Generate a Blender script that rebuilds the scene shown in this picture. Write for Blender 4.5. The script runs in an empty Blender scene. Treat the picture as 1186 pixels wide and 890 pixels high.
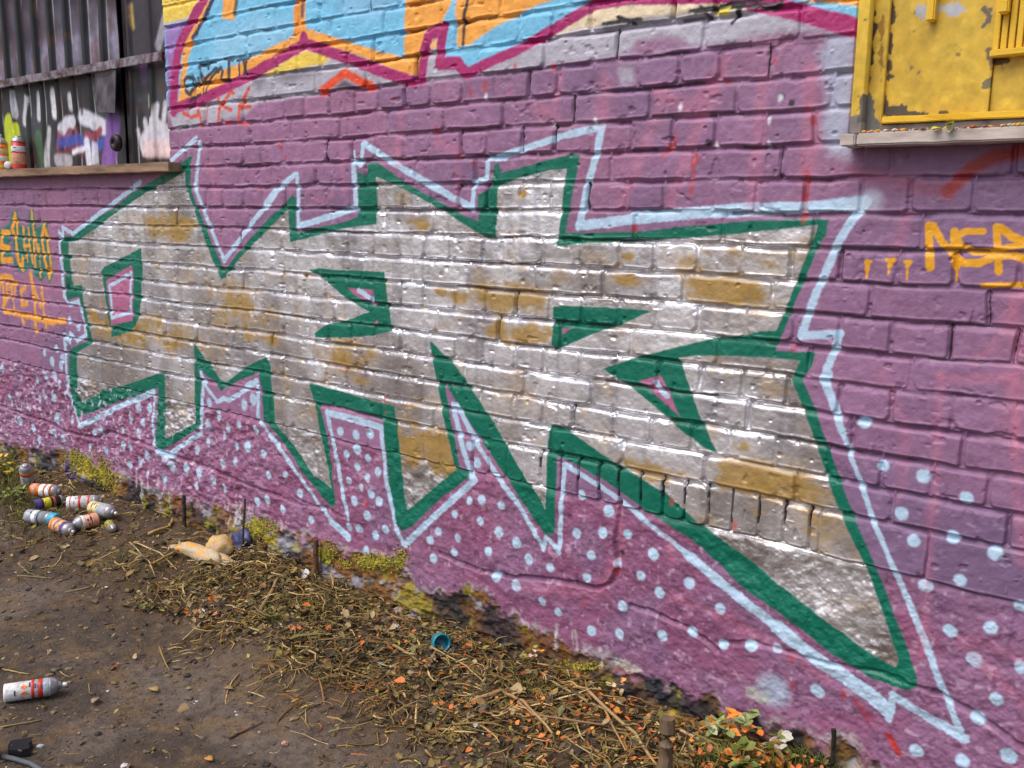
import bpy, bmesh, math, random
import numpy as np
rnd = random.Random(7)
nr = np.random.default_rng(11)
scene = bpy.context.scene
col = scene.collection

# ------------------------------------------------------------------ camera calibration
# The wall is the plane y=0 (x to the right, z up, ground near z=0); the camera stands 2.1 m in front of it.
FOC = 1098.86
AU = np.array([0.77208432, 0.12131943, -0.62383283])
AD = np.array([-0.0149571, 0.98480685, 0.17300798])
AN = np.array([0.63534407, -0.12424602, 0.76216851])
DIST = 2.097; CAMZ = 1.335
def ray(px, py):
    r = np.array([px-593.0, py-445.0, FOC])
    return np.array([AU @ r, AN @ r, -(AD @ r)])
ORG = np.array([0, -DIST, CAMZ])
def W(px, py, y=0.0):                 # point of the photo on the vertical plane y
    d = ray(px, py); t = (y-ORG[1])/d[1]; return ORG + d*t
def UVp(p): w = W(*p); return (w[0], w[2])

# ------------------------------------------------------------------ noise
_lat = {}
def vnoise(x, y, seed):
    if seed not in _lat: _lat[seed] = np.random.default_rng(seed).random((256, 256)).astype(np.float32)
    L = _lat[seed]
    xi = np.floor(x).astype(np.int64); yi = np.floor(y).astype(np.int64)
    fx = (x-xi).astype(np.float32); fy = (y-yi).astype(np.float32)
    fx = fx*fx*(3-2*fx); fy = fy*fy*(3-2*fy)
    a = L[xi & 255, yi & 255]; b = L[(xi+1) & 255, yi & 255]; c = L[xi & 255, (yi+1) & 255]; d = L[(xi+1) & 255, (yi+1) & 255]
    return (a*(1-fx)+b*fx)*(1-fy)+(c*(1-fx)+d*fx)*fy
def fbm(x, y, seed, o=3):
    s = 0; a = 1; t = 0
    for i in range(o):
        s = s+a*vnoise(x*2**i, y*2**i, seed+i*17); t += a; a *= .5
    return s/t
def sstep(a, b, x):
    t = np.clip((x-a)/(b-a), 0, 1); return t*t*(3-2*t)
def lin(r, g, b):
    f = lambda c: (c/255)/12.92 if c/255 <= .04045 else ((c/255+.055)/1.055)**2.4
    return np.array([f(r), f(g), f(b)], dtype=np.float32)

# ------------------------------------------------------------------ helpers for objects
def tag(o, label=None, cat=None, group=None, kind=None):
    if label: o['label'] = label
    if cat: o['category'] = cat
    if group: o['group'] = group
    if kind: o['kind'] = kind
    return o
def empty(name, loc, rot=(0, 0, 0)):
    o = bpy.data.objects.new(name, None); col.objects.link(o); o.location = loc; o.rotation_euler = rot
    o.empty_display_size = .05
    return o
def mesh_obj(name, verts, faces, mat=None, parent=None, smooth=False, cols=None):
    me = bpy.data.meshes.new(name); me.from_pydata([tuple(map(float, v)) for v in verts], [], faces); me.update()
    if cols is not None:
        a = me.color_attributes.new('paint', 'FLOAT_COLOR', 'POINT')
        c4 = np.ones((len(verts), 4), np.float32); c4[:, :3] = np.array(cols, np.float32)[:, :3]
        a.data.foreach_set('color', c4.ravel())
    if smooth: me.polygons.foreach_set('use_smooth', [True]*len(me.polygons))
    if mat: me.materials.append(mat)
    o = bpy.data.objects.new(name, me); col.objects.link(o)
    if parent: o.parent = parent
    return o
def grid_mesh(name, X, Y, Z, keep, mat, C=None, P=None, parent=None, extra=None):
    """structured grid (n,m) of vertices -> one mesh"""
    n, m = X.shape
    co = np.stack([X, Y, Z], -1).reshape(-1, 3).astype(np.float32)
    i = np.arange(n*m).reshape(n, m)
    q = np.stack([i[:-1, :-1], i[:-1, 1:], i[1:, 1:], i[1:, :-1]], -1)
    q = q[keep] if keep is not None else q.reshape(-1, 4)
    q = q.reshape(-1, 4)
    nv0 = len(co)
    if extra is not None:
        ev, ef = extra
        co = np.concatenate([co, np.array(ev, np.float32)]); q = np.concatenate([q, np.array(ef)+nv0])
    me = bpy.data.meshes.new(name)
    me.vertices.add(len(co)); me.vertices.foreach_set('co', co.ravel())
    me.loops.add(q.size); me.loops.foreach_set('vertex_index', q.ravel().astype(np.int32))
    me.polygons.add(len(q)); me.polygons.foreach_set('loop_start', (np.arange(len(q))*4).astype(np.int32))
    me.polygons.foreach_set('loop_total', np.full(len(q), 4, np.int32))
    me.polygons.foreach_set('use_smooth', np.ones(len(q), bool))
    me.update(calc_edges=True)
    for nm, A in (('paint', C), ('props', P)):
        if A is None: continue
        a = me.color_attributes.new(nm, 'FLOAT_COLOR', 'POINT')
        c4 = np.ones((len(co), 4), np.float32); c4[:nv0, :3] = A.reshape(-1, 3)
        if nv0 < len(co): c4[nv0:, :3] = .2
        a.data.foreach_set('color', c4.ravel())
    me.materials.append(mat)
    o = bpy.data.objects.new(name, me); col.objects.link(o)
    if parent: o.parent = parent
    return o
def box(name, a, b, mat, parent=None, bev=.002, jitter=0, seed=0):
    import bmesh
    bm = bmesh.new(); bmesh.ops.create_cube(bm, size=1)
    a = np.array(a); b = np.array(b)
    for v in bm.verts:
        v.co = [a[k]+(b[k]-a[k])*(v.co[k]+.5) for k in range(3)]
    L = int(np.argmax(np.abs(b-a)))
    if jitter:
        es = [e for e in bm.edges if abs(abs((e.verts[0].co-e.verts[1].co)[L])-abs(b-a)[L]) < 1e-4]
        bmesh.ops.subdivide_edges(bm, edges=es, cuts=max(4, int(abs(b-a)[L]/.04)), use_grid_fill=True)
        r = random.Random(seed)
        for v in bm.verts:
            for k in range(3):
                if k != L: v.co[k] += r.uniform(-jitter, jitter)
    if bev: bmesh.ops.bevel(bm, geom=bm.edges[:], offset=bev, segments=2, affect='EDGES', clamp_overlap=True)
    me = bpy.data.meshes.new(name); bm.to_mesh(me); bm.free(); me.materials.append(mat)
    o = bpy.data.objects.new(name, me); col.objects.link(o)
    if parent: o.parent = parent
    return o

# ------------------------------------------------------------------ materials
def new_mat(name):
    m = bpy.data.materials.new(name); m.use_nodes = True
    nt = m.node_tree; nt.nodes.clear()
    out = nt.nodes.new('ShaderNodeOutputMaterial'); b = nt.nodes.new('ShaderNodeBsdfPrincipled')
    nt.links.new(b.outputs[0], out.inputs[0])
    return m, nt, b
def noise_node(nt, scale, detail=5, coord='Object', rough=.6):
    tc = nt.nodes.new('ShaderNodeTexCoord'); n = nt.nodes.new('ShaderNodeTexNoise')
    n.inputs['Scale'].default_value = scale; n.inputs['Detail'].default_value = detail; n.inputs['Roughness'].default_value = rough
    nt.links.new(tc.outputs[coord], n.inputs['Vector']); return n
def bump(nt, b, src, strength, dist):
    bp = nt.nodes.new('ShaderNodeBump'); bp.inputs['Strength'].default_value = strength; bp.inputs['Distance'].default_value = dist
    nt.links.new(src, bp.inputs['Height']); nt.links.new(bp.outputs[0], b.inputs['Normal']); return bp
def mulcol(nt, c, fac_out, lo, hi, dest):
    mr = nt.nodes.new('ShaderNodeMapRange'); mr.inputs['From Min'].default_value = .3; mr.inputs['From Max'].default_value = .7
    mr.inputs['To Min'].default_value = lo; mr.inputs['To Max'].default_value = hi
    nt.links.new(fac_out, mr.inputs['Value'])
    mx = nt.nodes.new('ShaderNodeMix'); mx.data_type = 'RGBA'; mx.blend_type = 'MULTIPLY'; mx.inputs[0].default_value = 1
    nt.links.new(c, mx.inputs[6]); nt.links.new(mr.outputs[0], mx.inputs[7]); nt.links.new(mx.outputs[2], dest)
def attr_mat(name, rough=.6, metal=0, lo=.85, hi=1.15, scale=60, bs=.3, bd=.002, bscale=300, props=False, spec=.5):
    m, nt, b = new_mat(name)
    at = nt.nodes.new('ShaderNodeAttribute'); at.attribute_name = 'paint'
    n = noise_node(nt, scale); mulcol(nt, at.outputs['Color'], n.outputs['Fac'], lo, hi, b.inputs['Base Color'])
    b.inputs['Specular IOR Level'].default_value = spec
    if props:
        ap = nt.nodes.new('ShaderNodeAttribute'); ap.attribute_name = 'props'
        sp = nt.nodes.new('ShaderNodeSeparateColor'); nt.links.new(ap.outputs['Color'], sp.inputs[0])
        nt.links.new(sp.outputs[0], b.inputs['Metallic']); nt.links.new(sp.outputs[1], b.inputs['Roughness'])
    else:
        b.inputs['Roughness'].default_value = rough; b.inputs['Metallic'].default_value = metal
    n2 = noise_node(nt, bscale, 4); bump(nt, b, n2.outputs['Fac'], bs, bd)
    return m
def plain(name, c, rough=.5, metal=0, c2=None, scale=40, bs=.2, bd=.002, lo=.35, hi=.65, stretch=None):
    m, nt, b = new_mat(name)
    n = noise_node(nt, scale)
    if stretch:
        mp = nt.nodes.new('ShaderNodeMapping'); mp.inputs['Scale'].default_value = stretch
        l = n.inputs['Vector'].links[0]; src = l.from_socket; nt.links.remove(l)
        nt.links.new(src, mp.inputs[0]); nt.links.new(mp.outputs[0], n.inputs['Vector'])
    cr = nt.nodes.new('ShaderNodeValToRGB'); c2 = c2 if c2 is not None else [x*.7 for x in c]
    cr.color_ramp.elements[0].position = lo; cr.color_ramp.elements[1].position = hi
    cr.color_ramp.elements[0].color = (*[float(x) for x in c2], 1); cr.color_ramp.elements[1].color = (*[float(x) for x in c], 1)
    nt.links.new(n.outputs['Fac'], cr.inputs[0]); nt.links.new(cr.outputs[0], b.inputs['Base Color'])
    b.inputs['Roughness'].default_value = rough; b.inputs['Metallic'].default_value = metal
    bump(nt, b, n.outputs['Fac'], bs, bd)
    return m

M_wall = attr_mat('painted_brick', lo=.9, hi=1.1, scale=45, bs=.35, bd=.0025, bscale=220, props=True, spec=.45)
M_sheet = attr_mat('painted_sheet_metal', lo=.75, hi=1.2, scale=30, bs=.1, bd=.002, bscale=60, props=True)
M_ground = attr_mat('trodden_soil', rough=.75, lo=.72, hi=1.3, scale=55, bs=.8, bd=.006, bscale=120, spec=.35)
M_straw = attr_mat('dry_straw', rough=.7, lo=.8, hi=1.15, scale=80, bs=.1)
M_leaf = attr_mat('leaf', rough=.6, lo=.75, hi=1.2, scale=150, bs=.2)
M_wood = plain('old_wood', lin(150, 125, 95), .8, 0, lin(95, 75, 55), 25, .4, .003, stretch=(1, 8, 8))

# ------------------------------------------------------------------ paint rasteriser on the wall's own (u, z) coordinates
class Canvas:
    def __init__(s, u, z):
        s.u = u.astype(np.float32); s.z = z.astype(np.float32)          # 1-D axes
        s.n, s.m = len(z), len(u)
        s.C = np.zeros((s.n, s.m, 3), np.float32); s.P = np.zeros((s.n, s.m, 3), np.float32)
        s.P[..., 1] = .5
        U, Z = np.meshgrid(s.u, s.z); s.U = U; s.Z = Z
        s.J1 = (fbm(U*45, Z*45, 301, 2)-.5)*.006; s.J2 = (fbm(U*160, Z*160, 333, 2)-.5)*.006
        s.K = fbm(U*60, Z*60, 350, 3)
    def sl(s, pts, pad):
        a = np.array(pts); 
        c0 = max(0, np.searchsorted(s.u, a[:, 0].min()-pad)-1); c1 = np.searchsorted(s.u, a[:, 0].max()+pad)+1
        r0 = max(0, np.searchsorted(s.z, a[:, 1].min()-pad)-1); r1 = np.searchsorted(s.z, a[:, 1].max()+pad)+1
        return slice(r0, r1), slice(c0, c1)
    def blend(s, S, al, color, metal=0, rough=.5, opac=1.0):
        al = (al*opac)[..., None]
        c = color if getattr(color, 'ndim', 1) == 3 else np.array(color, np.float32)
        s.C[S] = s.C[S]*(1-al)+c*al
        pr = np.array([metal, rough, 0], np.float32); s.P[S] = s.P[S]*(1-al)+pr*al
    def sdist(s, S, pts, closed):
        U = s.U[S]; Z = s.Z[S]; d = np.full(U.shape, 1e9, np.float32); inside = np.zeros(U.shape, bool)
        n = len(pts)
        for i in range(n if closed else n-1):
            x0, y0 = pts[i]; x1, y1 = pts[(i+1) % n]
            dx, dy = x1-x0, y1-y0; L = dx*dx+dy*dy+1e-12
            t = np.clip(((U-x0)*dx+(Z-y0)*dy)/L, 0, 1)
            d = np.minimum(d, (U-x0-t*dx)**2+(Z-y0-t*dy)**2)
            if closed and y0 != y1:
                c = ((y0 > Z) != (y1 > Z)) & (U < (x1-x0)*(Z-y0)/(y1-y0)+x0)
                inside ^= c
        d = np.sqrt(d)
        return (np.where(inside, -d, d) if closed else d)
    def fill(s, px, color, soft=.004, metal=0, rough=.5, opac=1.0, jit=1.0, raw=False):
        pts = px if raw else [UVp(p) for p in px]
        S = s.sl(pts, soft+.015)
        if s.U[S].size == 0: return
        d = s.sdist(S, pts, True)+s.J1[S]*jit+s.J2[S]*.5*jit
        s.blend(S, 1-sstep(-soft, soft, d), color, metal, rough, opac)
    def stroke(s, px, w, color, soft=.003, rough=.5, opac=1.0, jit=1.0, metal=0, taper=0):
        pts = [UVp(p) for p in px]
        S = s.sl(pts, w+soft+.015)
        if s.U[S].size == 0: return
        d = s.sdist(S, pts, False)-w/2+s.J1[S]*.6*jit+s.J2[S]*.6*jit
        s.blend(S, 1-sstep(-soft, soft, d), color, metal, rough, opac)
    def dot(s, p, r, color, soft=.003, opac=1.0, ry=1.0):
        u, z = UVp(p); S = s.sl([(u, z)], r*1.6+.01)
        if s.U[S].size == 0: return
        d = np.sqrt((s.U[S]-u)**2+((s.Z[S]-z)/ry)**2)-r+s.J1[S]*.45+s.J2[S]*.4
        s.blend(S, 1-sstep(-soft, soft, d), color, 0, .5, opac)

# ------------------------------------------------------------------ wall grid axes
def ucol(px): return W(px, 400)[0]
fine = np.array([ucol(x) for x in np.arange(-70, 1262, 1.08)])
uax = np.concatenate([np.linspace(-9.5, fine[0]-.03, 60), fine, np.linspace(fine[-1]+.006, 1.9, 180)])
zax = np.concatenate([np.arange(-.12, 0, .01), np.arange(0, 2.36, .00185), np.linspace(2.365, 3.3, 120)])
cv = Canvas(uax, zax); U, Z = cv.U, cv.Z

# --- bricks
ZK = CAMZ-.651-.003                                   # top line of the soldier course
SOLD = ZK-.1135
wob = (fbm(U*3.1, Z*3.1, 41, 2)-.5)*.010+(fbm(U*18, Z*18, 43, 2)-.5)*.005
V = Z+wob
UW = U+(fbm(U*14, Z*14, 47, 2)-.5)*.008
row = np.floor((V-ZK)/.075).astype(int)
row[(V < ZK)] = -1; row[V < SOLD] = -2
phase = {0: -1.3287, 1: -1.3706, 2: -1.4406, 3: -1.472, 4: -1.307, 5: -1.477, 6: -1.415, 7: -1.4874, 8: -2.024, 9: -1.347, 10: -1.402, 11: -1.342, 12: -1.29, 13: -1.215, 14: -1.39}
D_edge_y = np.zeros_like(V); QX = np.full_like(V, .05); QY = np.full_like(V, .05)
BID = np.zeros(V.shape, np.int64); PD = np.full_like(V, .005); XN = np.zeros_like(V)
rows_u = sorted(set(row.ravel()))
for r in rows_u:
    m = row == r
    if r == -2: continue
    ph = phase.get(r, -1.3+.059*(r % 4)); rr = np.random.default_rng(500+r)
    if r == -1:
        a = np.concatenate([np.arange(-9.9, -3.2, .118), np.arange(-3.2, -.80, .0665), np.arange(-.78, 2.3, .236)])
        perps = a+rr.uniform(-.003, .003, len(a)); depth = rr.uniform(.002, .008, len(a))
        depth[(a > -1.62) & (a < -.8)] = rr.uniform(.0126, .015, ((a > -1.62) & (a < -.8)).sum())
        hh = .1135
    else:
        st = .236 if r % 2 == 0 else .118
        n0 = int((-9.9-ph)/st)-1; n1 = int((2.3-ph)/st)+1
        a = ph+np.arange(n0, n1)*st
        perps = np.sort(a+rr.uniform(-.010, .010, len(a))); depth = rr.uniform(.003, .011, len(a)); depth[rr.random(len(a)) < .12] = .014
        hh = .075
    x = UW[m]
    idx = np.clip(np.searchsorted(perps, x), 1, len(perps)-1)
    l, rt = x-perps[idx-1], perps[idx]-x
    QX[m] = np.minimum(l, rt); PD[m] = np.where(l < rt, depth[idx-1], depth[idx])
    base = SOLD if r == -1 else ZK+r*.075
    y = V[m]-base
    jb = (rr.random(len(perps)+2)-.5)*.005; ju = (rr.random(len(perps)+2)-.5)*.0035
    QY[m] = np.minimum(y-jb[idx]*(.5 if r >= 0 else .2), hh-y+ju[idx]-.0015)
    XN[m] = (x-(perps[idx-1]+perps[idx])/2)
    BID[m] = (r+3)*400+idx
brnd = np.random.default_rng(9).random(400*60)
B = brnd[BID % 24000]; B2 = brnd[(BID*7+13) % 24000]; B3 = brnd[(BID*13+5) % 24000]
mask_b = row >= -1
rad = .007+.017*B3
ex = np.maximum(rad-QX, 0); ey = np.maximum(rad-QY, 0)
ed = rad-np.sqrt(ex**2+ey**2)                          # rounded-rectangle distance to the brick edge
prof = np.where((row == -1) & (QX < QY), sstep(.0008, .0042, ed), sstep(.0015, .0085, ed))
jd = np.where(QX < QY, PD, .0040+.006*fbm(U*6, Z*6, 77, 2))
fill_n = sstep(.52, .70, fbm(U*7, Z*11, 79, 3))          # stretches of joint clogged with paint
jd = jd*(1-.75*fill_n)
h = np.where(mask_b, -(1-prof)*jd+(B-.5)*.005*prof+(B2-.5)*XN*.03*prof, 0)
TOPD = np.where(row == -1, SOLD+.1135, ZK+(row+1)*.075)-V      # distance below the brick's top arris
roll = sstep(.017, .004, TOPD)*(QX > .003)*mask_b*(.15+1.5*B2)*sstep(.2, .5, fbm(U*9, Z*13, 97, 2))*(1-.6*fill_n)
h = h-.0058*roll
h = h+.0022*sstep(.012, .004, V-np.where(row == -1, SOLD, ZK+row*.075))*(ed > .003)*mask_b
chip = sstep(.66, .80, fbm(U*30, Z*34, 141, 3))*sstep(.020, .004, ed)*mask_b
h = h-.004*chip
h = h+(fbm(U*22, Z*22, 91, 3)-.5)*.0050+(fbm(U*110, Z*110, 95, 2)-.5)*.0012
# drips and blisters of thick paint
bl = vnoise(U*60, Z*60, 99); h = h+np.where(bl > .93, (bl-.93)*.03, 0)
h = h-(sstep(.90, .97, vnoise(U*38+9, Z*38, 127)))*.004
# --- rough rendered stone plinth below the soldier course
low = row == -2
rb = (fbm(U*9, Z*12, 105, 3)-.5)*.030+(fbm(U*34, Z*40, 109, 3)-.5)*.016+(fbm(U*120, Z*120, 113, 2)-.5)*.005
leftrough = sstep(-2.2, -3.4, U)
rb = rb*(.62+.5*leftrough)+leftrough*(fbm(U*60, Z*60, 117, 2)-.5)*.012
step = sstep(SOLD, SOLD-.02, V)
h = np.where(low, -.003*(1-sstep(0, .016, SOLD-V+.006*fbm(U*12, Z*3, 145, 2)))+rb*step*.8-.002, h)
# stone joints
joints = [[(-20, 462), (0, 470), (30, 482), (50, 487), (75, 500), (110, 508), (125, 500), (165, 513), (200, 528), (240, 542), (265, 553), (300, 567), (322, 575)],
          [(510, 641), (530, 652), (556, 661), (594, 669), (640, 672), (690, 682), (706, 677), (715, 660), (713, 630), (716, 600), (718, 580)],
          [(730, 703), (750, 708), (775, 719), (797, 728), (812, 740), (830, 755)], [(1083, 803), (1120, 823), (1150, 842), (1186, 868), (1240, 905)],
          [(322, 575), (345, 585), (380, 590)], [(940, 650), (942, 690), (935, 740)], [(345, 580), (400, 600)], [(255, 490), (258, 530)],
          [(830, 745), (870, 745), (900, 752), (960, 770), (1020, 780), (1083, 803)], [(1180, 707), (1170, 760), (1172, 800)]]
for j, dep in zip(joints, [.013, .013, .008, .011, .004, .003, .003, .003, .005, .003]):
    pts = [UVp(p) for p in j]; S = cv.sl(pts, .05)
    d = cv.sdist(S, pts, False)+cv.J1[S]*1.5
    h[S] -= dep*(1-sstep(.001, .011, d))*1.0
# --- foot of the wall, bare below the edge of the paint
foot = [(-60, 500), (0, 508), (33, 516), (76, 518), (100, 530), (134, 545), (165, 558), (197, 572), (230, 578), (265, 590), (286, 592), (337, 611), (403, 636), (440, 640), (463, 650), (472, 660), (483, 677), (518, 686), (555, 673), (575, 694), (607, 720), (640, 727), (657, 737), (700, 757), (760, 782), (800, 803), (830, 806), (852, 828), (887, 826), (940, 842), (956, 853), (973, 848), (1012, 884), (1040, 895), (1110, 915), (1186, 940)]
fu, fz = zip(*[UVp(p) for p in foot])
edge = np.interp(uax, fu, fz, left=fz[0], right=.16)[None, :]-.012+(fbm(U*26, Z*26, 131, 4)-.5)*.08+(fbm(U*70, Z*70, 133, 2)-.5)*.014
bare = sstep(.012, -.016, Z-edge+(fbm(U*40, Z*30, 143, 3)-.5)*.035)
rg = 1-np.abs(fbm(U*18, Z*22, 137, 4)-.5)*4
h = h-.006*bare+bare*(rg*.010+(fbm(U*60, Z*60, 139, 3)-.5)*.014)
h = h-.05*sstep(.0, -.1, Z)*0

# ------------------------------------------------------------------ colours of the wall
tone = fbm(U*2.3, Z*3.1, 201, 3)
purple = lin(150, 106, 140); purple_g = lin(116, 93, 127); pink = lin(164, 104, 130)
def mixc(a, b, t): return a*(1-t[..., None])+b*t[..., None]
gx = sstep(-2.3, -.6, U)
t1 = np.clip(sstep(.38, .66, tone)*.45+.22*(B-.5)+.30*gx, 0, 1)
C = mixc(np.broadcast_to(purple, U.shape+(3,)), purple_g, t1)
C = C*(1+(B3[..., None]-.5)*.14*mask_b[..., None])
t2 = sstep(.56, .72, fbm(U*5+3, Z*4, 205, 3))*.3
C = mixc(C, pink, t2)
C = mixc(C, lin(138, 76, 110), (low*(.5*sstep(.4, .6, fbm(U*7, Z*7, 207, 2))+.2)).astype(np.float32))
# wear: pinholes where older coats and brick dust show
C = mixc(C, lin(95, 55, 85), sstep(.66, .8, fbm(U*75, Z*75, 211, 2))*np.where(low, .55, .12))
C = mixc(C, lin(205, 175, 200), (sstep(.68, .82, fbm(U*58, Z*58, 215, 2))*np.where(low, .35+.3*leftrough, .1)).astype(np.float32))
cv.C[:] = C; cv.P[..., 1] = .5+.15*fbm(U*10, Z*10, 219, 2)
BLUE = lin(118, 190, 226); BLUE2 = lin(160, 205, 232); ORG_ = lin(240, 165, 70); YEL = lin(238, 205, 85); MAG = lin(165, 35, 105); GREY = lin(176, 172, 186)
CRE = lin(232, 214, 182); GREEN = lin(3, 104, 84); LB = lin(180, 208, 232); BLK = lin(30, 28, 36); RED = lin(222, 52, 22); TAGO = lin(232, 165, 32)
N1 = cv.K[..., None]
def var(c, a=.12): return np.array(c, np.float32)

# grey primer band and patches
cv.fill([(203, 152), (226, 146), (285, 133), (300, 118), (358, 111), (399, 100), (450, 98), (487, 95), (540, 88), (600, 80), (640, 74), (716, 64), (735, 58), (797, 53), (840, 50), (900, 38), (990, 32), (1000, -20), (1000, -90), (188, -120), (190, 120)], GREY, .012)
cv.fill([(948, 60), (962, 40), (992, 40), (984, 185), (960, 180), (950, 150), (957, 110)], lin(165, 170, 192), .02, opac=.9)
cv.fill([(715, 80), (732, 78), (734, 94), (718, 98)], GREY, .012, opac=.85)
cv.fill([(729, 58), (740, 46), (775, 41), (795, 47), (797, 54), (740, 62)], purple, .012, opac=.9)
# mural above: blue ground
mural = [(186, -200), (186, 118), (205, 128), (235, 115), (284, 92), (352, 52), (408, 68), (470, 93), (487, 93), (495, 40), (515, 33), (508, 71), (532, 82), (548, 78), (600, 56), (640, 38), (690, 5), (760, -14), (860, -14), (905, 8), (998, 34), (1000, -200)]
cv.fill(mural, BLUE, .006)
cv.fill([(250, 40), (300, 20), (340, 30), (330, 50), (270, 70), (240, 90)], BLUE2, .05, opac=.5)
cv.fill([(186, -50), (240, -50), (236, 0), (216, 22), (188, 29)], YEL, .01)
cv.fill([(190, 30), (214, 24), (203, 70), (204, 128), (196, 128)], lin(150, 120, 185), .012)
cv.fill([(196, 70), (206, 66), (206, 130), (196, 130)], lin(165, 80, 140), .02, opac=.8)
for p in ([(245, -30), (232, 8), (219, 34), (211, 60), (209, 96), (206, 125), (236, 115), (284, 93), (345, 54), (352, 48), (408, 62), (470, 88), (490, 88), (494, 34), (512, 28), (522, 8), (530, -20), (470, -20), (468, 67), (432, 58), (402, 48), (354, 33), (354, -20), (341, -20), (340, 42), (318, 52), (284, 71), (262, 80), (236, 88), (215, 110), (217, 70), (226, 40), (240, 8), (252, -30)],
          [(529, -50), (529, 55), (545, 52), (575, 30), (610, 12), (650, -4), (668, -30)], [(885, -30), (930, 1), (998, 8), (998, -30)], [(258, -10), (257, 22), (271, 24), (274, -10)], [(536, -30), (500, 10), (482, 8), (470, -30)]):
    cv.fill(p, ORG_, .006)
cv.fill([(353, -20), (341, -20), (340, 42), (352, 40)], lin(236, 150, 60), .005)
cv.fill([(392, 0), (438, -5), (460, 6), (440, 20), (400, 18)], lin(140, 185, 222), .03, opac=.6)
cv.fill([(353, 58), (385, 66), (377, 73), (330, 84), (300, 88), (330, 72)], YEL, .008)
cv.fill([(645, 40), (655, 25), (693, 7), (760, 0), (860, 0), (880, 10), (850, 14), (800, 16), (740, 22), (700, 28), (650, 38)], CRE, .008)
cv.fill([(498, 58), (500, 48), (506, 46), (508, 56)], lin(235, 180, 110), .006)
for p, w in (([(244, -60), (236, -2), (222, 24), (211, 45), (205, 62), (203, 90), (201, 128)], .052), ([(202, 126), (234, 115), (284, 91), (330, 64), (351, 52), (352, 44)], .040),
             ([(352, 50), (380, 60), (407, 69), (440, 82), (478, 95)], .036), ([(487, 92), (492, 58), (497, 40), (515, 32), (511, 50), (509, 74), (530, 73), (538, 84)], .036),
             ([(538, 86), (560, 76), (600, 58), (625, 44), (660, 22), (690, 5), (730, -2), (800, -2), (850, -4), (875, 4)], .030), ([(870, 2), (905, 9), (950, 21), (998, 34)], .040)):
    cv.stroke(p, w, MAG, .004)
cv.stroke([(248, -6), (236, 22), (224, 44)], .022, lin(45, 38, 70), .006)
cv.stroke([(545, -10), (538, 18), (536, 52)], .012, lin(40, 40, 50), .005)
cv.stroke([(274, -5), (271, 16)], .02, BLK, .006, opac=.8); cv.stroke([(351, 0), (350, 18)], .02, lin(60, 60, 80), .006, opac=.8)
for p in ([(698, 28), (720, 24), (742, 23)], [(715, 20), (735, 27)], [(800, 13), (830, 8), (860, 2), (890, -3)], [(806, 15), (850, 8), (905, 6)], [(855, 12), (850, 24), (848, 27)], [(862, 4), (853, 16)], [(882, 8), (898, 10), (905, 2)], [(812, 8), (822, 20)]):
    cv.stroke(p, .010, BLK, .004)
cv.fill([(695, 30), (740, 20), (800, 12), (800, 18), (742, 28), (700, 36)], BLK, .014, opac=.55)
cv.fill([(318, 84), (345, 80), (372, 84), (360, 90), (330, 96), (316, 90)], BLK, .02, opac=.55)
cv.fill([(294, 88), (308, 86), (310, 96), (300, 104), (292, 98)], BLK, .02, opac=.5)
cv.fill([(828, 14), (845, 8), (843, 18), (830, 18)], lin(235, 215, 40), .006)
# black tag: O N E S Y I X with its underline, red tag, chevron
def q(pts): return [(200+x/8.9, 50+y/8.9) for x, y in pts]
for p, w in (([(200, 360), (150, 350), (115, 400), (140, 500), (185, 530), (215, 450), (200, 360)], .03), ([(205, 470), (205, 340), (265, 450), (255, 360)], .024), ([(265, 225), (290, 390), (320, 400)], .034), ([(255, 235), (370, 225), (365, 260)], .028), ([(270, 300), (350, 400), (345, 510)], .022),
             ([(330, 370), (380, 320), (440, 260), (460, 275), (370, 390)], .028), ([(465, 300), (500, 250), (515, 290), (500, 380), (560, 390)], .026), ([(530, 165), (625, 175)], .022), ([(580, 180), (580, 400)], .034), ([(655, 180), (790, 155)], .022), ([(690, 185), (690, 330)], .024), ([(730, 170), (765, 320)], .024), ([(775, 150), (735, 320)], .024), ([(310, 430), (320, 520)], .022),
             ([(185, 600), (210, 570), (285, 530)], .028)):
    cv.stroke(q(p), w*.5, lin(30, 32, 56), .0035, opac=.93)
for p, w in (([(110, 720), (190, 770), (270, 740), (265, 690), (290, 760), (295, 840)], .026), ([(345, 650), (340, 780)], .022), ([(465, 570), (480, 700), (465, 830)], .026), ([(470, 680), (560, 560), (600, 500), (630, 520)], .026), ([(500, 640), (560, 670), (610, 690)], .024), ([(690, 640), (740, 570), (795, 470)], .028), ([(690, 640), (685, 810)], .022), ([(700, 670), (810, 655)], .022), ([(530, 820), (600, 825)], .018), ([(670, 820), (770, 840)], .016)):
    cv.stroke(q(p), w*.6, lin(208, 66, 28), .004, opac=.9)
cv.stroke([(372, 107), (400, 85), (430, 101)], .030, lin(222, 75, 35), .006)
cv.fill([(386, 103), (400, 92), (416, 101), (412, 104)], BLK, .01, opac=.8)
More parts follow.
